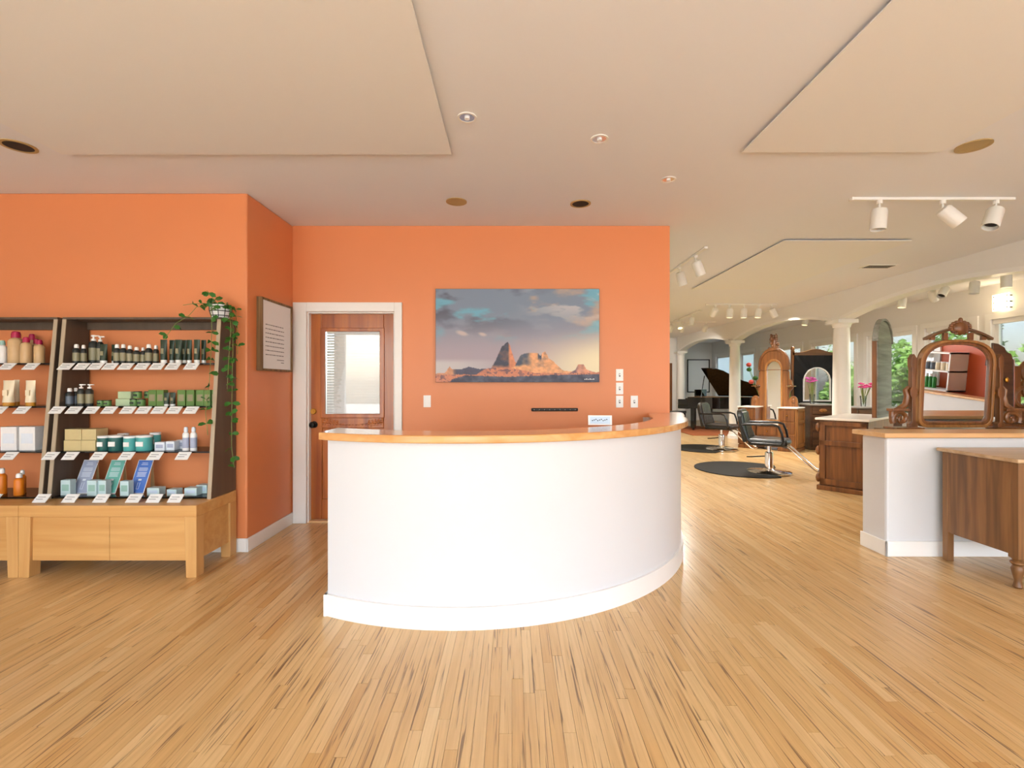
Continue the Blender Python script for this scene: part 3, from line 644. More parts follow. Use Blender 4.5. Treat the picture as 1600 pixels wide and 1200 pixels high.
def brochure(k, u, c, label):
    z, y = SH[3]; Y = y+.10
    t = thing('brochure_card', label, 'card', (xa(u, Y), Y, z+.0024), 0, 'leaning product cards')
    mk = lambda: MB()
    a = mk(); a.M = Matrix.Rotation(-.42, 4, 'X'); a.box(-.058, .058, 0, .003, 0, .262).build('board', 'paper', t)
    a = mk(); a.M = Matrix.Rotation(-.42, 4, 'X'); a.box(-.054, .054, -.001, 0, .004, .258).build('print', c, t)
    a = mk(); a.M = Matrix.Rotation(-.42, 4, 'X')
    for i, (w_, h_) in enumerate(((.022, .235), (.026, .222), (.034, .195), (.036, .185), (.034, .175), (.036, .16), (.034, .15), (.032, .14), (.034, .13))): a.box(-w_, w_, -.0015, -.001, h_, h_+.004)
    a.box(-.012, .012, -.0015, -.001, .098, .112); a.lathe([(.001, 0), (.001, .001)], (0, 0, .2), 6)
    a.box(-.010, -.007, -.0015, -.001, .035, .085); a.box(.007, .010, -.0015, -.001, .035, .085); a.box(-.01, .01, -.0015, -.001, .033, .036); a.build('lettering', 'white_blue', t)
    MB().hexa([(.02, .12, 0), (.057, .12, 0), (.057, .123, 0), (.02, .123, 0), (.05, .095, .22), (.057, .095, .22), (.057, .098, .22), (.05, .098, .22)]).build('easel_back', 'kraft', t); settle(t, 3)
brochure(0, 124, 'lilac', 'grey lilac product card leaning at the left on the bottom shelf')
brochure(1, 168, 'teal_card', 'teal green product card leaning in the middle of the bottom shelf')
brochure(2, 212, 'blue_card', 'bright blue product card leaning on the bottom shelf')
row(3, R, [(102, 15, 24, .04), (143, 14.5, 24, .03), (157, 12, 23, .06), (194, 13.5, 23, .03)], box_, 'aqua_carton', 'upright pale aqua carton', 'box', 'upright aqua cartons', c='aqua_box', d=.05, band='mint')
row(3, R, [(239, 19, 12, .035), (268, 15, 10, .03), (297.5, 19, 12, .035), (312, 17, 13, .09)], box_, 'flat_carton', 'low pale aqua carton', 'box', 'low aqua cartons', c='aqua_box', d=.07, band='card_blue')
row(0, Lf, [(25, 19, 50, .07), (50, 13, 47, .17), (57, 12, 39, .12)], spray, 'shampoo_bottle', 'large beige bottle with magenta cap', 'bottle', 'beige bottles', body='beige_bottle', cap='magenta', band=None)
row(0, Lf, [(41, 14.5, 41, .05), (61.5, 13, 37, .05)], spray, 'conditioner_bottle', 'small beige bottle with magenta cap', 'bottle', 'beige bottles', body='beige_bottle', cap='magenta', band=None)
row(0, Lf, [(4, 11, 36, .05)], spray, 'lotion_bottle', 'white bottle with aqua cap', 'bottle', 'white bottles', body='box_white', cap='mint', band=None)
row(1, Lf, [(14, 18, 40, .05), (26, 9, 40, .14), (48, 15.5, 40, .05)], tube_, 'cream_tube', 'cream tube with gold cap', 'tube', 'cream tubes', body='cream_tube', cap='gold')
row(2, Lf, [(13, 25, 37, .05), (42, 25, 37, .05)], box_, 'white_box', 'tall white carton', 'box', 'white cartons', c='box_white', d=.09, band='white_blue')
row(3, Lf, [(3, 12, 40, .10), (30, 13, 34, .06), (35, 9, 36, .13)], spray, 'orange_bottle', 'orange spray bottle with white cap', 'bottle', 'orange bottles', body='orange_bottle', band=None)
# ------------------------------------------------------------------ trailing plant
t = thing('trailing_plant', 'trailing green plant in a white gridded pot on the display top', 'plant', (-2.285, 3.765, 1.8665))
pot = MB().lathe([(.050, 0), (.062, .01), (.074, .06), (.075, .105), (.068, .105), (.064, .08), (.002, .08)], seg=24).build('pot', 'box_white', t, smooth=True)
mb = MB()
for z in (.022, .056, .09):
    rr = .0595+.016*min(1, z/.06); mb.lathe([(rr+.003, z-.003), (rr+.003, z+.003)], seg=24)
for k in range(10):
    a = k*PI/5; mb.tube([(.061*math.cos(a), .061*math.sin(a), .008), (.0765*math.cos(a), .0765*math.sin(a), .06), (.0765*math.cos(a), .0765*math.sin(a), .103)], .0028, 5)
mb.build('grid_pattern', 'black', pot)
lm = MB().add([(0, 0, 0), (.014, .010, .004), (.030, .012, 0), (.040, 0, -.006), (.030, -.012, 0), (.014, -.010, .004), (.02, 0, .003)], [(0, 6, 1), (1, 6, 2), (2, 6, 3), (3, 6, 4), (4, 6, 5), (5, 6, 0)]).mesh('leaf', 'leaf', True)
pr = random.Random(11)
def leaf(p, az, el, sc):
    o = bpy.data.objects.new('leaf', lm); COL.objects.link(o); o.parent = t; o.location = p; o.rotation_euler = (pr.uniform(-.6, .6)+.9, el, az); o.scale = (sc,)*3
def vine(pts, step=.06, sc=1.0):
    MB().tube(pts, .0022, 5).build('vine', 'stem', t)
    P = [Vector(p) for p in pts]; acc = 0
    for a, b in zip(P[:-1], P[1:]):
        L_ = (b-a).length
        while acc < L_:
            q = a+(b-a)*(acc/L_)
            for j in range(pr.choice((2, 3, 3))): leaf(q, pr.uniform(0, 2*PI), pr.uniform(-.5, .5), sc*pr.uniform(1.1, 1.6))
            acc += step*pr.uniform(.8, 1.5)
        acc -= L_
vine([(0, -.02, .09), (-.04, -.05, .17), (-.07, -.06, .21)], .05)
vine([(-.02, -.03, .10), (-.09, -.08, .11), (-.17, -.10, .10), (-.22, -.11, .09)], .07)
vine([(-.03, -.05, .10), (-.09, -.15, .07), (-.12, -.19, .0), (-.22, -.19, -.06), (-.30, -.19, -.17)], .10)
vine([(0, -.06, .1), (.03, -.17, .06), (.05, -.19, -.1), (.055, -.21, -.3), (.06, -.235, -.5), (.05, -.265, -.72), (.08, -.285, -.88)], .075)
vine([(.04, -.03, .1), (.11, -.05, .09), (.145, -.08, -.1), (.15, -.1, -.4), (.145, -.1, -.75), (.15, -.11, -1.0), (.17, -.11, -1.15)], .075)
vine([(.04, -.04, .1), (.12, -.08, .08), (.15, -.12, -.1), (.145, -.14, -.34), (.14, -.15, -.55)], .06)
vine([(.04, -.01, .1), (.12, -.01, .08), (.15, -.03, -.1), (.155, -.04, -.28)], .07)
for k in range(10): leaf((pr.uniform(-.05, .05), pr.uniform(-.06, .02), .1+pr.uniform(0, .05)), pr.uniform(0, 6.28), 0, 1.1)
# ------------------------------------------------------------------ ceiling fittings
def downlight(x, y, r, inner, label, name='downlight', cone=None):
    t = thing(name, label, 'ceiling light', (x, y, CEIL), 0, 'recessed ceiling fittings')
    n = 28; c = lambda q: [(q*math.cos(2*PI*i/n), q*math.sin(2*PI*i/n)) for i in range(n)]
    MB().ring(c(r), c(r*.80), -.006, .0, 'z').build('trim_ring', 'fixture_white' if inner != 'tan_baffle' and inner != 'hole' else 'tan_baffle', t, smooth=True)
    MB().lathe([(r*.80, -.004), (r*.77, -.0025), (r*.3, -.0015), (.001, -.001)], seg=28).build('baffle', inner, t, smooth=True)
    if inner == 'silver': MB().lathe([(r*.28, -.012), (r*.26, -.004)], seg=14).build('bulb', 'plastic_white', t)
downlight(-.26, 2.777, .055, 'silver', 'small silver recessed spotlight nearest the camera above the desk')
downlight(.55, 3.02, .055, 'silver', 'small silver recessed spotlight, middle one of the diagonal three')
downlight(1.18, 3.62, .055, 'silver', 'small silver recessed spotlight nearest the far salon')
downlight(-.47, 4.06, .088, 'tan_baffle', 'tan recessed ceiling can above the painting', 'ceiling_can')
downlight(.586, 4.106, .088, 'hole', 'dark open recessed ceiling can above the painting', 'ceiling_can')
downlight(-3.2, 3.113, .095, 'hole', 'dark open recessed ceiling can above the left shelves', 'ceiling_can')
downlight(2.99, 3.11, .095, 'tan_baffle', 'tan recessed ceiling can beside the right ceiling panel', 'ceiling_can')
t = thing('ceiling_vent', 'slim slotted air vent in the salon ceiling', 'vent', (4.80, 6.29, CEIL))
B(-.2, .2, -.09, .09, -.008, 0).build('frame', 'fixture_white', t, .003)
for i in range(5): B(-.17, .17, -.07+i*.03, -.055+i*.03, -.010, -.006).build('slot', 'hole', t)
HN = [0]
def track(p0, p1, heads, label, lampwords):
    P0, P1 = Vector(p0+(CEIL,)), Vector(p1+(CEIL,)); dv = (P1-P0); L_ = dv.length; ang = math.atan2(dv.y, dv.x)
    t = thing('track_rail', label, 'track rail', P0, ang, 'ceiling light tracks')
    B(0, L_, -.018, .018, -.022, 0).build('rail', 'fixture_white', t, .003); B(-.012, 0, -.02, .02, -.024, 0).build('end_cap', 'fixture_white', t)
    for i, (s, az, tilt, lit) in enumerate(heads):
        q = P0+dv*s
        h = thing('track_spotlight', f'{ORD[i]} white cylinder spotlight {lampwords}', 'spotlight', (q.x, q.y, CEIL-.0225), az, 'track spotlights')
        MB().lathe([(.022, -.03), (.022, 0)], seg=12).build('adapter', 'fixture_white', h)
        MB().tube([(0, 0, -.03), (0, 0, -.075)], .008, 8).build('stem', 'fixture_white', h)
        M = Matrix.Translation((0, 0, -.075)) @ Matrix.Rotation(tilt, 4, 'Y')
        mb = MB(); mb.M = M; mb.lathe([(.030, .01), (.052, .0), (.058, -.015), (.058, -.17), (.052, -.17), (.050, -.12), (.002, -.115)], seg=20); mb.build('housing', 'fixture_white', h, smooth=True)
        mb = MB(); mb.M = M; mb.lathe([(.046, -.135), (.046, -.122)], seg=18); mb.build('lamp', 'lamp_glow' if lit else 'hole', h)
        if lit:  # a few heads really burn; the others are lit only to brighten the salon
            l = bpy.data.lights.new('lamp_and_fill_light', 'SPOT'); l.energy = 110; l.spot_size = 2.2; l.spot_blend = .6; l.color = (1, .95, .88); l.shadow_soft_size = .05
            lo_ = bpy.data.objects.new('lamp_and_fill_light', l); COL.objects.link(lo_); lo_.parent = h
            lo_.matrix_local = M @ Matrix.Translation((0, 0, -.19))
track((2.82, 3.98), (4.16, 3.98), [(.17, 0, .08, 0), (.56, -.3, -.75, 0), (.89, .3, .45, 0)], 'white ceiling track with three spotlights above the half wall', 'from the left on the near right track')
track((2.18, 5.4), (2.18, 7.6), [(.13, .3, -.45, 1), (.38, .4, -.35, 1), (.68, .2, .1, 1)], 'white ceiling track running along the end of the orange wall', 'from the front on the track beside the orange wall')
track((3.75, 9.26), (5.12, 9.26), [(.13, -1.57, .95, 0), (.33, 0, .05, 1), (.53, 0, .05, 1), (.74, 0, .15, 1), (.92, .2, -.5, 1)], 'white ceiling track with five spotlights across the salon', 'from the left on the five-lamp salon track')
track((3.35, 11.9), (5.05, 11.9), [(.35, -1.57, .7, 1), (.52, -1.57, .6, 1), (.86, -1.57, .8, 1)], 'white ceiling track deep in the salon near the piano', 'from the left on the deepest salon track')
track((3.93, 10.0), (3.93, 11.6), [(.3, .2, .2, 0), (.8, 1.5, .5, 1)], 'short white ceiling track running away from view in the salon', 'from the front on the short salon track')
track((6.55, 6.0), (6.55, 8.4), [(.15, 0, .0, 1), (.33, 0, .1, 0), (.52, .3, .7, 0), (.62, .5, -.6, 0), (.85, 0, .15, 1)], 'white ceiling track beyond the arches by the windows', 'from the front on the window aisle track')
track((6.4, 9.3), (6.4, 11.4), [(.2, 0, .1, 0), (.55, 0, .2, 1)], 'white ceiling track behind the tall carved vanity', 'from the front on the aisle track behind the vanity')
t = thing('wall_sconce', 'glowing square wall sconce with dark studs above the right window', 'lamp', (7.499, 7.30, 2.60), -PI/2)
B(-.10, .10, .0, .02, -.1, .1).build('back_plate', 'fixture_white', t)
B(-.125, .125, -.07, -.06, -.125, .125).build('glass_plate', 'lamp_glow', t)
for x in (-.1, .1):
    for z in (-.09, 0, .09): MB().tube([(x, -.08, z), (x, .0, z)], .009, 8).build('stud', 'dark_metal', t)
l = bpy.data.lights.new('sconce_light', 'POINT'); l.energy = 5; l.color = (1, .8, .55); l.shadow_soft_size = .08
lo_ = bpy.data.objects.new('sconce_light', l); COL.objects.link(lo_); lo_.parent = t; lo_.location = (0, -.13, 0)
# ------------------------------------------------------------------ salon: styling chairs and mats
def chair(loc, rz, label, up, trim):
    t = thing('styling_chair', label, 'chair', loc, rz, 'salon styling chairs')
    MB().lathe([(.31, 0), (.31, .012), (.29, .022), (.10, .04), (.075, .055)], seg=32).build('base', 'chrome', t, smooth=True)
    MB().lathe([(.058, .05), (.058, .30), (.05, .31), (.028, .31), (.028, .40)], seg=20).build('column', 'chrome', t, smooth=True)
    MB().tube([(-.05, 0, .24), (-.25, .1, .20), (-.33, .13, .19)], .010, 6).build('pump_lever', 'dark_metal', t)
    mb = MB().box(-.26, .27, -.25, .25, .42, .52); mb.build('seat', up, t, .03)
    MB().ball((.22, 0, .475), .08, .24, .06, 14, 8).build('seat_roll', up, t, smooth=True)
    M = Matrix.Translation((-.25, 0, .47)) @ Matrix.Rotation(-.20, 4, 'Y')
    mb = MB(); mb.M = M; out = [(-.27, .0), (.27, .0), (.27, .36)]+[(.13+.14*math.cos(a*PI/12), .36+.14*math.sin(a*PI/12)) for a in range(1, 7)]+[(-.13+.14*math.cos(a*PI/12), .36+.14*math.sin(a*PI/12)) for a in range(6, 13)]
    mb.prism(out, -.075, .0, 'x'); mb.build('backrest', up, t, .018)
    mb = MB(); mb.M = M
    for k in range(6): mb.box(-.002, .016, -.21+k*.07+.003, -.21+k*.07+.067, .06, .45)
    mb.build('back_channels', up, t, .008)
    for s in (-1, 1):
        y = s*.285
        MB().tube([(-.33, y, .72), (-.30, y, .735), (.08, y, .745), (.16, y, .72), (.20, y, .62), (.22, y, .50), (.19, y, .455), (-.20, y, .455), (-.25, y, .50), (-.33, y, .72)], .018, 8).build('armrest', trim, t, smooth=True)
    MB().tube([(.18, -.13, .42), (.27, -.13, .40), (.60, -.13, .10), (.64, -.12, .085), (.64, .12, .085), (.60, .13, .10), (.27, .13, .40), (.18, .13, .42)], .013, 8).build('footrest', 'chrome', t, smooth=True)
chair((3.92, 7.32, .0135), -.62, 'black styling chair with open arms and chrome footrest, nearest one', 'leather', 'black')
chair((4.30, 9.85, .0135), -.75, 'dark brown styling chair farther back near the piano', 'leather_brown', 'black')
def fmat(cx, cy, r, rz, label):
    pl = [(r*math.cos(a), r*math.sin(a)) for a in [PI*.28+i*(PI*1.44)/30 for i in range(31)]]
    o = MB().prism(pl, .0005, .013).build('floor_mat', 'mat_rubber', None, .004); o.location = (cx, cy, 0); o.rotation_euler = (0, 0, rz)
    tag(o, label, 'mat', 'anti-fatigue mats')
fmat(3.68, 7.62, .74, -.42, 'dark rounded floor mat under the nearest styling chair')
fmat(4.03, 10.06, .66, -.75, 'dark rounded floor mat under the farther brown chair')
# ------------------------------------------------------------------ Victorian furniture
def end_panel(t, x, y0, y1, z0, z1, side, m):
    e = .024*side; q = sorted((x, x+e))
    for a, b, c, d in ((y0, y1, z0, z0+.07), (y0, y1, z1-.05, z1), (y0, y1, z0+(z1-z0)*.62, z0+(z1-z0)*.62+.06), (y0, y0+.06, z0, z1), (y1-.06, y1, z0, z1)):
        B(q[0], q[1], a, b, c, d).build('stile', m, t, .003)
def drawers(t, x0, x1, y, zs, m, pull='brass', oval=False):
    for a, b in zs:
        d = B(x0, x1, y-.016, y, a, b).build('drawer', m, t, .004)
        for xx in ([(x0+x1)/2] if x1-x0 < .5 else [x0+(x1-x0)*.25, x0+(x1-x0)*.75]):
            if oval: MB().ball((xx, y-.018, (a+b)/2), .075, .006, .036, 16, 8).build('oval_plate', 'golden_oak', d, smooth=True)
            MB().ball((xx, y-.03, (a+b)/2), .014, .014, .014, 8, 6).build('knob', pull, d, smooth=True)
# tall carved vanity
t = thing('carved_vanity', 'tall carved vanity with narrow arched mirror and marble tops beside the piano', 'vanity', (5.42, 10.05, 0), -.80)
for s, nm in ((-1, 'left'), (1, 'right')):
    a, b = sorted((s*.55, s*.22))
    B(a, b, -.26, .24, .07, .86).build('pedestal', 'golden_oak' if s > 0 else 'antique', t, .004); B(a-.012, b+.012, -.275, .245, 0, .07).build('plinth', 'antique', t, .006)
    B(a-.02, b+.02, -.285, .25, .8605, .885).build('marble_top', 'marble', t, .006)
    end_panel(t, s*.5502, -.25, .23, .09, .85, s, 'golden_oak')
    drawers(t, a+.03, b-.03, -.2605, [(.10, .33), (.36, .58), (.61, .83)], 'antique')
B(-.207, .207, -.22, .24, .07, .50).build('center_case', 'antique', t); B(-.199, .199, -.25, .245, .5005, .525).build('center_marble', 'marble', t, .005)
drawers(t, -.18, .18, -.2205, [(.1, .27), (.30, .47)], 'antique')
def arch_out(hw, z0, zs, n=16): return [(-hw, z0), (hw, z0)]+[(hw*math.cos(i*PI/n), zs+hw*1.05*math.sin(i*PI/n)) for i in range(n+1)]
def VM(): q = MB(); q.M = Matrix.Diagonal((.82, 1, 1, 1)); return q
oo = arch_out(.33, .526, 1.72); ii = arch_out(.165, .60, 1.66)
VM().ring(oo, ii, .17, .235).build('mirror_frame', 'antique', t, .006)
VM().ring(arch_out(.21, .56, 1.665), arch_out(.168, .60, 1.66), .155, .17).build('mirror_moulding', 'golden_oak', t, .005)
VM().prism(arch_out(.18, .58, 1.66), .20, .21, 'y').build('mirror_glass', 'mirror', t)
VM().box(-.33, .33, .215, .24, .526, 1.75).build('back_board', 'antique', t)
mb = VM(); cr = random.Random(2)
for k in range(46):
    a = cr.uniform(0, PI); q = cr.random(); mb.ball((.13*math.cos(a)*(1-q*.55), .195+cr.uniform(-.03, .02), 2.06+q*.34), cr.uniform(.022, .04), .03, cr.uniform(.022, .042), 7, 5)
mb.ball((0, .195, 2.18), .07, .04, .17); mb.build('crest_carving', 'antique', t, smooth=True)
VM().ring([(.37*math.cos(i*PI/20), 1.73+.40*math.sin(i*PI/20)) for i in range(21)]+[(-.37, 1.65), (.37, 1.65)], [(.325*math.cos(i*PI/20), 1.72+.345*math.sin(i*PI/20)) for i in range(21)]+[(-.325, 1.66), (.325, 1.66)], .15, .24).build('hood_moulding', 'antique', t, .005)
for s in (-1, 1):
    VM().prism([(s*.33, 1.30), (s*.50, 1.30), (s*.50, 1.32), (s*.33, 1.32)][::s], .06, .24, 'y').build('candle_shelf', 'antique', t, .004)
    VM().prism([(s*.33, 1.10), (s*.36, 1.12), (s*.38, 1.20), (s*.46, 1.29), (s*.33, 1.29)][::s], .17, .22, 'y').build('shelf_bracket', 'antique', t, .004)
    VM().prism([(s*.33, 1.33), (s*.44, 1.33), (s*.42, 1.42), (s*.37, 1.46), (s*.36, 1.60), (s*.33, 1.66)][::s], .18, .22, 'y').build('side_scroll', 'antique', t, .004)
    pts = [(s*(.45+.10*math.cos(a)), 1.0+.11*math.sin(a)) for a in [i*PI/8 for i in range(9)]]
    VM().prism(([(s*.33, .886)]+[(s*.56, .886)]+pts[:8]+[(s*.36, 1.14), (s*.33, 1.14)])[::s], .18, .22, 'y').build('base_scroll', 'antique', t, .004)
    VM().ball((s*.45, .175, 1.0), .05, .012, .05).build('rosette', 'antique', t, smooth=True)
# marble-topped station whose mirror is seen from behind
t = thing('marble_dresser', 'panelled brown dresser with white marble top in front of the column', 'dresser', (4.603, 6.394, 0), math.radians(220.5))
B(-.62, .62, -.26, .26, .06, .895).build('case', 'antique', t, .004); B(-.645, .645, -.285, .27, 0, .06).build('plinth', 'antique', t, .006)
B(-.66, .66, -.30, .28, .8955, .925).build('marble_top', 'marble', t, .008)
end_panel(t, .6202, -.25, .25, .08, .88, 1, 'antique'); end_panel(t, -.6202, -.25, .25, .08, .88, -1, 'antique')
drawers(t, -.58, .58, -.2605, [(.09, .33), (.36, .6), (.63, .86)], 'antique')
for z in (.15, .5, .8): MB().ball((.61, -.275, z), .03, .03, .06).build('corner_carving', 'antique', t, smooth=True)
oo = [(-.5, .926), (.2, .926), (.2, 1.9)]+[(-.15+.35*math.cos(i*PI/14), 1.9+.27*math.sin(i*PI/14)) for i in range(1, 14)]+[(-.5, 1.9)]
MB().prism(oo, .252, .262, 'y').build('mirror_back', 'back_boards', t, label='grey boarded back of the tall mirror')
for k in range(8): B(-.49, .19, .262, .266, .96+k*.13, 1.082+k*.13).build('back_board', 'back_boards', t)
MB().ring(oo, [((x+.15)*.84-.15, 1.45+(z-1.45)*.93) for x, z in oo], .20, .252).build('mirror_frame', 'antique', t, .006)
MB().prism([((x+.15)*.86-.15, 1.45+(z-1.45)*.94) for x, z in oo], .235, .245, 'y').build('mirror_glass', 'mirror', t)
mb = MB()
for i in range(14): a, b = i*PI/14, (i+1)*PI/14; mb.hexa([(-.15+.37*math.cos(a), .215, 1.9+.28*math.sin(a)), (-.15+.37*math.cos(a), .275, 1.9+.28*math.sin(a)), (-.15+.37*math.cos(b), .275, 1.9+.28*math.sin(b)), (-.15+.37*math.cos(b), .215, 1.9+.28*math.sin(b)), (-.15+.40*math.cos(a), .215, 1.9+.31*math.sin(a)), (-.15+.40*math.cos(a), .275, 1.9+.31*math.sin(a)), (-.15+.40*math.cos(b), .275, 1.9+.31*math.sin(b)), (-.15+.40*math.cos(b), .215, 1.9+.31*math.sin(b))])
mb.build('arched_hood', 'back_boards', t)
# dresser with the arched swing mirror behind the half wall
t = thing('mirror_dresser', 'dresser with a carved round-cornered swing mirror behind the half wall', 'dresser', (4.19, 4.42, 0))
B(-.62, .62, -.24, .26, .08, .90).build('case', 'antique', t, .004); B(-.65, .65, -.27, .28, .9005, .93).build('top', 'antique_x', t, .006); B(-.6, .6, -.22, .25, 0, .08).build('plinth', 'antique', t)
drawers(t, -.58, .58, -.2405, [(.11, .35), (.38, .62), (.65, .88)], 'antique')
def rr(hw, z0, z1, rb, rt, rise, n=8):
    p = [(-hw+rb-rb*math.sin(i*PI/2/n), z0+rb-rb*math.cos(i*PI/2/n)) for i in range(n, -1, -1)][::-1]
    p = [(hw-rb+rb*math.sin(i*PI/2/n), z0+rb-rb*math.cos(i*PI/2/n)) for i in range(n+1)]
    L_ = [(-x, z) for x, z in p][::-1]
    top = []
    for i in range(2*n+1):
        a = PI*i/(2*n); cx = math.cos(a); top.append((hw*(abs(cx)**.75)*(1 if cx >= 0 else -1), z1-rt+rt*math.sin(a)**.8))
    return p+top+L_
ty = .12; TM = Matrix.Rotation(.055, 4, 'X')
def mm(): q = MB(); q.M = Matrix.Translation((0, ty, 1.32)) @ TM @ Matrix.Translation((0, 0, -1.32)); return q
oo = rr(.355, .945, 1.775, .09, .24, 0); ii = rr(.300, .995, 1.725, .06, .20, 0)
mid = [((a[0]+b[0])/2, (a[1]+b[1])/2) for a, b in zip(oo, ii)]
mm().ring(oo, mid, -.028, .02).build('mirror_frame', 'golden_oak', t, .006, label='moulded oak mirror frame'); mm().ring(mid, ii, -.016, .02).build('frame_inner', 'antique', t, .004)
mm().prism(rr(.305, .99, 1.73, .06, .2, 0), .0, .008, 'y').build('mirror_glass', 'mirror', t)
mm().prism(oo, .021, .03, 'y').build('mirror_back', 'antique', t)
mb = mm(); n = 14
for i in range(n):
    x0, x1 = -.31+.62*i/n, -.31+.62*(i+1)/n; g = lambda x: 1.89-.10*(abs(x)/.31)**1.7
    mb.hexa([(x0, -.03, g(x0)-.022), (x1, -.03, g(x1)-.022), (x1, .02, g(x1)-.022), (x0, .02, g(x0)-.022), (x0, -.035, g(x0)), (x1, -.035, g(x1)), (x1, .025, g(x1)), (x0, .025, g(x0))])
mb.build('pediment', 'antique_x', t, .003)
mb = mm()
for x in (-.24, -.12, .12, .24): mb.box(x-.02, x+.02, -.012, .012, 1.77, 1.862-.06*(abs(x)/.31))
mb.build('pediment_support', 'antique', t)
mb = mm(); mb.ball((0, -.02, 1.88), .075, .035, .062, 14, 8)
for k in range(16): a = k*2*PI/16; mb.ball((.088*math.cos(a), -.02, 1.885+.055*math.sin(a)), .02, .018, .016, 7, 5)
mb.ball((0, -.02, 1.955), .018, .018, .024); mb.build('cartouche', 'antique', t, smooth=True)
for s in (-1, 1):
    pts = [(.375, .94), (.445, .94), (.445, .98), (.43, 1.0), (.43, 1.22), (.445, 1.25), (.445, 1.30), (.428, 1.33), (.428, 1.50), (.435, 1.53), (.435, 1.60), (.41, 1.64), (.385, 1.60), (.385, 1.52), (.395, 1.48), (.395, 1.33), (.378, 1.30), (.378, 1.25), (.395, 1.22), (.395, 1.0), (.375, .98)]
    MB().prism([(s*x, z) for x, z in pts][::-s], ty-.03, ty+.02, 'y').build('mirror_post', 'antique', t, .004)
    MB().box(s*.36 if s > 0 else -.62, .62 if s > 0 else -.36, .03, .20, .9305, .95).build('post_base', 'antique', t, .004)
    c0 = (s*.52, 1.03)
    sp_ = [(c0[0]+s*(.085-.009*i*.55)*math.cos(i*.5-.6), ty-.005, c0[1]+(.075-.007*i*.55)*math.sin(i*.5-.6)) for i in range(19)]
    MB().tube(sp_, .018, 8, [.024-.0007*i for i in range(19)]).build('scroll', 'antique', t, smooth=True)
    MB().tube([(s*.60, ty, 1.0), (s*.60, ty, 1.09), (s*.53, ty, 1.12), (s*.47, ty, 1.16), (s*.455, ty, 1.24), (s*.47, ty, 1.30), (s*.44, ty, 1.33)], .02, 8, [.02, .024, .026, .028, .024, .02, .015]).build('scroll_arm', 'antique', t, smooth=True)
    MB().box(min(s*.45, s*.62), max(s*.45, s*.62), ty-.04, ty+.04, 1.10, 1.125).build('trinket_shelf', 'antique', t, .004)
    MB().ball((s*.37, ty, 1.27), .03, .012, .012).build('pivot', 'brass', t)
# second dresser further back, seen from behind
t = thing('wing_mirror_dresser', 'dark dresser with a winged mirror back and scroll fretwork at the right edge', 'dresser', (5.60, 5.30, 0))
B(-.55, .75, -.2, .25, .08, .93).build('case', 'antique', t, .004); B(-.53, .73, -.18, .23, 0, .08).build('plinth', 'antique', t); B(-.57, .77, -.22, .27, .9305, .955).build('top', 'antique_x', t, .005)
B(-.2, .74, -.10, -.07, .956, 1.13).build('back_rail', 'antique_x', t, .004)
q = [(-.42, 1.0), (-.20, 1.0), (-.20, 1.62), (-.22, 1.68), (-.27, 1.70), (-.29, 1.75), (-.36, 1.79), (-.42, 1.80)]
MB().prism(q, -.13, -.11, 'y').build('mirror_wing', 'dark_chest', t, .004)
MB().box(-.20, -.192, -.135, -.105, 1.0, 1.62).build('bevelled_edge', 'silver', t); MB().ball((-.29, -.15, 1.4), .02, .015, .03).build('knob', 'brass', t)
for s0, z0 in ((.03, 1.30), (.02, 1.48), (-.06, 1.2)):
    MB().tube([(s0+(.13-.006*i)*math.cos(i*.45+1.2), -.10, z0+(.13-.006*i)*math.sin(i*.45+1.2)) for i in range(16)], .028, 8).build('fret_scroll', 'antique', t, smooth=True)
B(-.17, -.10, -.115, -.085, 1.13, 1.55).build('fret_post', 'antique', t, .004); B(.0, .25, -.115, -.085, 1.13, 1.2).build('fret_rail', 'antique', t, .004)
# dark chest with oval pulls, draped arched frame above
t = thing('tall_chest', 'dark narrow chest of drawers with oval wooden pulls beside the vanity', 'chest', (6.38, 10.05, 0), -.12)
B(-.24, .24, -.24, .24, .0, .915).build('case', 'dark_chest', t, .005); B(-.27, .27, -.27, .26, .9155, .945).build('top', 'marble_grey', t, .006)
drawers(t, -.20, .20, -.2405, [(.06, .21), (.23, .38), (.40, .55), (.57, .72), (.74, .89)], 'dark_chest', 'brass', True)
t = thing('draped_mirror_frame', 'carved wooden frame hung with black cloth around an arched opening', 'frame', (6.62, 10.47, 0))
for s in (-1, 1):
    MB().box(s*.5-.03, s*.5+.03, -.03, .03, 0, 2.08).build('post', 'antique', t, .006); MB().ball((s*.5, 0, 2.12), .04, .04, .06).build('finial', 'antique', t, smooth=True)
mb = MB(); n = 16
for i in range(n):
    x0, x1 = -.52+1.04*i/n, -.52+1.04*(i+1)/n; g = lambda x: 2.06+.06*math.cos(x*6)*math.exp(-x*x*6)
    mb.hexa([(x0, -.03, 1.98), (x1, -.03, 1.98), (x1, .03, 1.98), (x0, .03, 1.98), (x0, -.03, g(x0)), (x1, -.03, g(x1)), (x1, .03, g(x1)), (x0, .03, g(x0))])
mb.build('crest_rail', 'antique_x', t, .004)
oo = [(-.49, .95), (.49, .95)]+[(.49, .95+1.03*k/6) for k in range(1, 7)]+[(.49-.98*k/12, 1.98) for k in range(1, 13)]+[(-.49, 1.98-1.03*k/6) for k in range(1, 6)]
def arch_in(k, n):
    pass
ni = len(oo); ii = []
for (x, z) in oo:
    if z <= .951: ii.append((x*.62, .98))
    else:
        a = math.atan2(z-1.42, x); ii.append((.30*math.cos(a), 1.42+.30*math.sin(a)) if z > 1.42 else (.30 if x > 0 else -.30, z+.02))
mb = MB().ring(oo, ii, -.045, -.035); mb.v = [(x, y+.012*math.sin(x*38+z*5), z) for x, y, z in mb.v]
mb.build('black_drape', 'cloth_black', t)
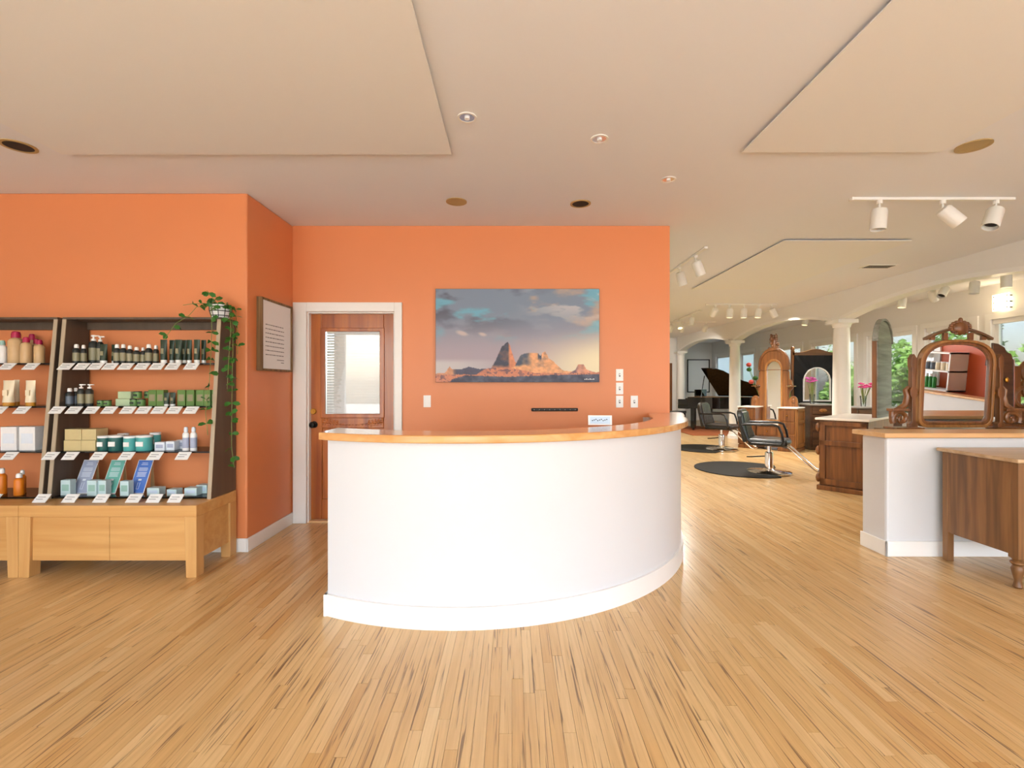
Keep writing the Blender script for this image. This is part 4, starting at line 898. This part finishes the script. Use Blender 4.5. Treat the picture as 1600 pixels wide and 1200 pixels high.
MB().ring([(x*1.0, z) for x, z in ii], [(x*.92, 1.42+(z-1.42)*.93) for x, z in ii], -.06, -.03).build('arch_trim', 'trim_white', t)
# dresser and flowers between the columns
t = thing('low_dresser', 'dark dresser with pale top carrying the flower vase behind the column', 'dresser', (6.72, 9.0, 0))
B(-.42, .42, -.22, .22, .0, .91).build('case', 'dark_chest', t, .004); B(-.45, .45, -.25, .24, .9105, .935).build('top', 'marble_grey', t, .005)
drawers(t, -.38, .38, -.2205, [(.08, .33), (.36, .6), (.64, .88)], 'dark_chest')
def bouquet(loc, label, fm, n, spread, h, seed, vase):
    t = thing('flower_vase', label, 'flowers', loc); c = random.Random(seed)
    MB().lathe([(.035, 0), (.04, .01), (.045, .12), (.055, .2), (.05, .2), (.04, .12), (.034, .015), (.002, .012)], seg=18).build('vase', vase, t, smooth=True)
    for k in range(n):
        a = c.uniform(0, 6.28); q = spread*math.sqrt(c.random()); p = (q*math.cos(a), q*math.sin(a), h*c.uniform(.85, 1.1))
        MB().tube([(0, 0, .03), (p[0]*.4, p[1]*.4, .2), p], .004, 5).build('stem', 'stem', t)
        mb = MB(); mb.ball(p, .022, .022, .018, 7, 5)
        for j in range(6): b = j*PI/3; mb.ball((p[0]+.026*math.cos(b), p[1]+.026*math.sin(b), p[2]-.004), .018, .018, .012, 6, 4)
        mb.build('blossom', fm, t, smooth=True)
bouquet((6.55, 8.95, .9356), 'magenta flowers in a clear glass vase behind the column', 'pink', 14, .15, .40, 4, 'vase_glass')
bouquet((6.22, 9.95, .9456), 'pink orchid sprays in a vase on the dark chest', 'orchid', 14, .10, .50, 6, 'vase_glass')
t = thing('flower_swag', 'coral and green flower arrangement behind the carved vanity', 'flowers', (5.75, 11.0, 0))
MB().lathe([(.16, 0), (.17, .02), (.03, .05), (.03, .85), (.15, .9), (.15, .92), (.02, .92)], seg=20).build('stand', 'dark_metal', t, smooth=True)
c = random.Random(9)
for k in range(16):
    p = (c.uniform(-.42, .42), c.uniform(-.08, .08), c.uniform(1.35, 1.85))
    MB().tube([(0, 0, .9), (p[0]*.4, 0, 1.2), p], .006, 5).build('stem', 'stem', t); MB().ball(p, .06, .06, .05, 8, 5).build('blossom' if k % 2 else 'leaf_cluster', 'coral' if k % 2 else 'leaf', t, smooth=True)
# ------------------------------------------------------------------ grand piano on its rug
o = B(4.75, 7.2, 12.6, 15.4, .0005, .012).build('rug', 'rug'); tag(o, 'reddish brown rug under the grand piano', 'rug')
t = thing('grand_piano', 'black grand piano with raised lid near the far windows', 'piano', (6.10, 14.05, .0125), -PI/4)
curve = [(-.95, .74), (-.95, -.74), (-.15, -.74), (.05, -.70), (.22, -.58), (.34, -.40), (.46, -.20), (.62, -.05), (.80, .06), (.95, .18), (1.02, .34), (1.0, .52), (.92, .66), (.80, .74)]
body = [p for p in curve]; body[0] = (-.66, .74); body[1] = (-.66, -.74)
MB().prism(body[::-1], .64, .965).build('rim', 'piano_black', t, .006)
B(-.95, -.66, -.74, .74, .62, .72).build('key_bed', 'piano_black', t, .005); B(-.93, -.78, -.62, .62, .7205, .745).build('keys', 'box_white', t)
for s in (-1, 1): B(-.95, -.66, min(s*.63, s*.74), max(s*.63, s*.74), .7205, .90).build('cheek', 'piano_black', t, .01)
B(-.78, -.66, -.63, .63, .7205, .93).build('fallboard', 'piano_black', t, .01); B(-.60, -.57, -.4, .4, .966, 1.18).build('music_desk', 'piano_black', t, .005)
MB().prism([(x*.97, y*.96) for x, y in body][::-1], .9655, .968).build('soundboard', 'golden_oak', t)
mb = MB(); mb.M = Matrix.Translation((0, .74, .975)) @ Matrix.Rotation(-math.radians(33), 4, 'X') @ Matrix.Translation((0, -.74, 0))
lidp = [(-.35, .74), (-.35, -.76)]+[(x+.015, y-.015) for x, y in body[2:-1]]+[(.82, .74)]
mb.prism(lidp[::-1], 0, .022); mb.build('lid', 'piano_black', t, .004)
MB().tube([(-.28, -.70, .95), (-.30, -.40, 1.58)], .014, 8).build('lid_prop', 'black', t)
for x, y in ((-.55, -.58), (-.55, .58), (.72, .42)):
    MB().prism([(x-.06, y-.06), (x+.06, y-.06), (x+.06, y+.06), (x-.06, y+.06)], .06, .64).lathe([(.03, 0), (.03, .06)], (x, y, 0), 12).build('leg', 'piano_black', t, .006)
MB().box(-.42, -.38, -.12, -.09, .12, .64).box(-.42, -.38, .09, .12, .12, .64).box(-.44, -.36, -.15, .15, .08, .12).build('pedal_lyre', 'piano_black', t, .004)
for y in (-.07, 0, .07): B(-.56, -.42, y-.012, y+.012, .06, .075).build('pedal', 'brass', t, .003)
t = thing('piano_bench', 'black padded piano bench at the keyboard', 'bench', (5.13, 15.02, .0125), -PI/4)
B(-.18, .18, -.36, .36, .42, .50).build('seat', 'leather', t, .02)
for x in (-.14, .14):
    for y in (-.31, .31): B(x-.025, x+.025, y-.025, y+.025, 0, .42).build('leg', 'piano_black', t, .004)
# ------------------------------------------------------------------ shelf and picture on the front room's right wall (reflected)
struct('wall_half_right', B(6.70, 6.85, -1.6, 2.9, 0, .86), 'desk_white', .01)
o = B(6.67, 6.88, -1.62, 2.92, .8605, .895).build('partition_ledge', 'cap_wood', None, .005); tag(o, 'pale wood ledge on the low white partition seen in the swing mirror', 'ledge')
t = thing('wall_shelf', 'white framed wall shelf with bottles seen in the dresser mirror', 'shelf', (7.495, .75, 0))
for y in (-.42, .40): B(-.3, 0, y, y+.025, .85, 1.5).build('upright', 'trim_white', t)
for z in (.85, 1.17, 1.475): B(-.3, 0, -.42, .425, z, z+.025).build('shelf_board', 'trim_white', t)
for i in range(6):
    b = thing('shelf_bottle', f'{ORD[i]} green bottle on the lower board of the reflected wall shelf', 'bottle', (7.32, .40+i*.075, .8756), 0, 'green bottles on the wall shelf')
    spray(b, .06, .24, 'bottle_green', 'box_white', None)
for i in range(7):
    b = thing('shelf_jar', f'{ORD[i]} jar on the upper board of the reflected wall shelf', 'jar', (7.32, .42+i*.1, 1.1956), 0, 'jars on the wall shelf')
    jar_(b, .07, .14, 'slate' if i < 4 else 'cream_tube', 'box_white')
t = thing('framed_certificate', 'narrow framed picture on the orange wall seen in the mirror', 'picture', (7.499, 1.62, 1.55))
MB().ring([(-.14, -.24), (.14, -.24), (.14, .24), (-.14, .24)], [(-.12, -.22), (.12, -.22), (.12, .22), (-.12, .22)], -.025, 0, 'x').build('frame', 'black', t); B(-.012, -.004, -.125, .125, -.225, .225).build('print', 'pale_green', t)
# ------------------------------------------------------------------ outdoors
o = B(7.9, 40, -10, 40, -.5, -.3).build('garden_ground', 'asphalt'); o['kind'] = 'structure'
o = B(-30, 40, -30, -3.7, -.5, -.3).build('street_ground', 'pavement'); o['kind'] = 'structure'
lr = np.random.RandomState(4); NL = 26000
cy = lr.uniform(1.5, 24, NL); top = np.where(cy > 14.5, .9, 2.2)+.4*np.sin(cy*1.3)+.35*np.sin(cy*3.1+1); cz = -.3+(top+.3)*lr.rand(NL)**.75; cx = 9.7+lr.uniform(-.5, .4, NL)+.25*np.sin(cy*2.2)+.2*np.sin(cz*4+cy)
P = np.stack([cx, cy, cz], -1); d1 = lr.normal(size=(NL, 3)); d1 /= np.linalg.norm(d1, axis=1)[:, None]; nn = np.array([-1, 0, .6])+lr.normal(size=(NL, 3))*.45; d2 = np.cross(nn, d1); d2 /= np.linalg.norm(d2, axis=1)[:, None]
s = lr.uniform(.05, .11, NL)[:, None]
V4 = np.stack([P-d1*s, P+d2*s*.6, P+d1*s, P-d2*s*.6], 1).reshape(-1, 3)
me = bpy.data.meshes.new('ivy_hedge'); me.from_pydata(V4.tolist(), [], np.arange(NL*4).reshape(-1, 4).tolist()); me.update(); me.materials.append(MATS['leaf_out'])
o = bpy.data.objects.new('ivy_hedge', me); COL.objects.link(o); o['kind'] = 'stuff'; o['label'] = 'bright green ivy and shrubs outside the salon windows'; o['category'] = 'hedge'
t = thing('neighbour_house', 'grey house with dark roof beyond the green hedge', 'building', (20, 9, -.3))
B(-1, 4, -7, 7, 0, 2.9).build('wall', 'house_grey', t)
MB().prism([(-1.6, 2.8), (4.6, 2.8), (1.5, 4.4)], -7.5, 7.5, 'y').build('roof', 'roof_dark', t)
for y in (-4, 0, 4): q = B(-1.04, -1.0, y-.6, y+.6, 1.0, 2.2).build('window', 'trim_white', t); B(-1.05, -1.04, y-.5, y+.5, 1.1, 2.1).build('pane', 'slate', q)
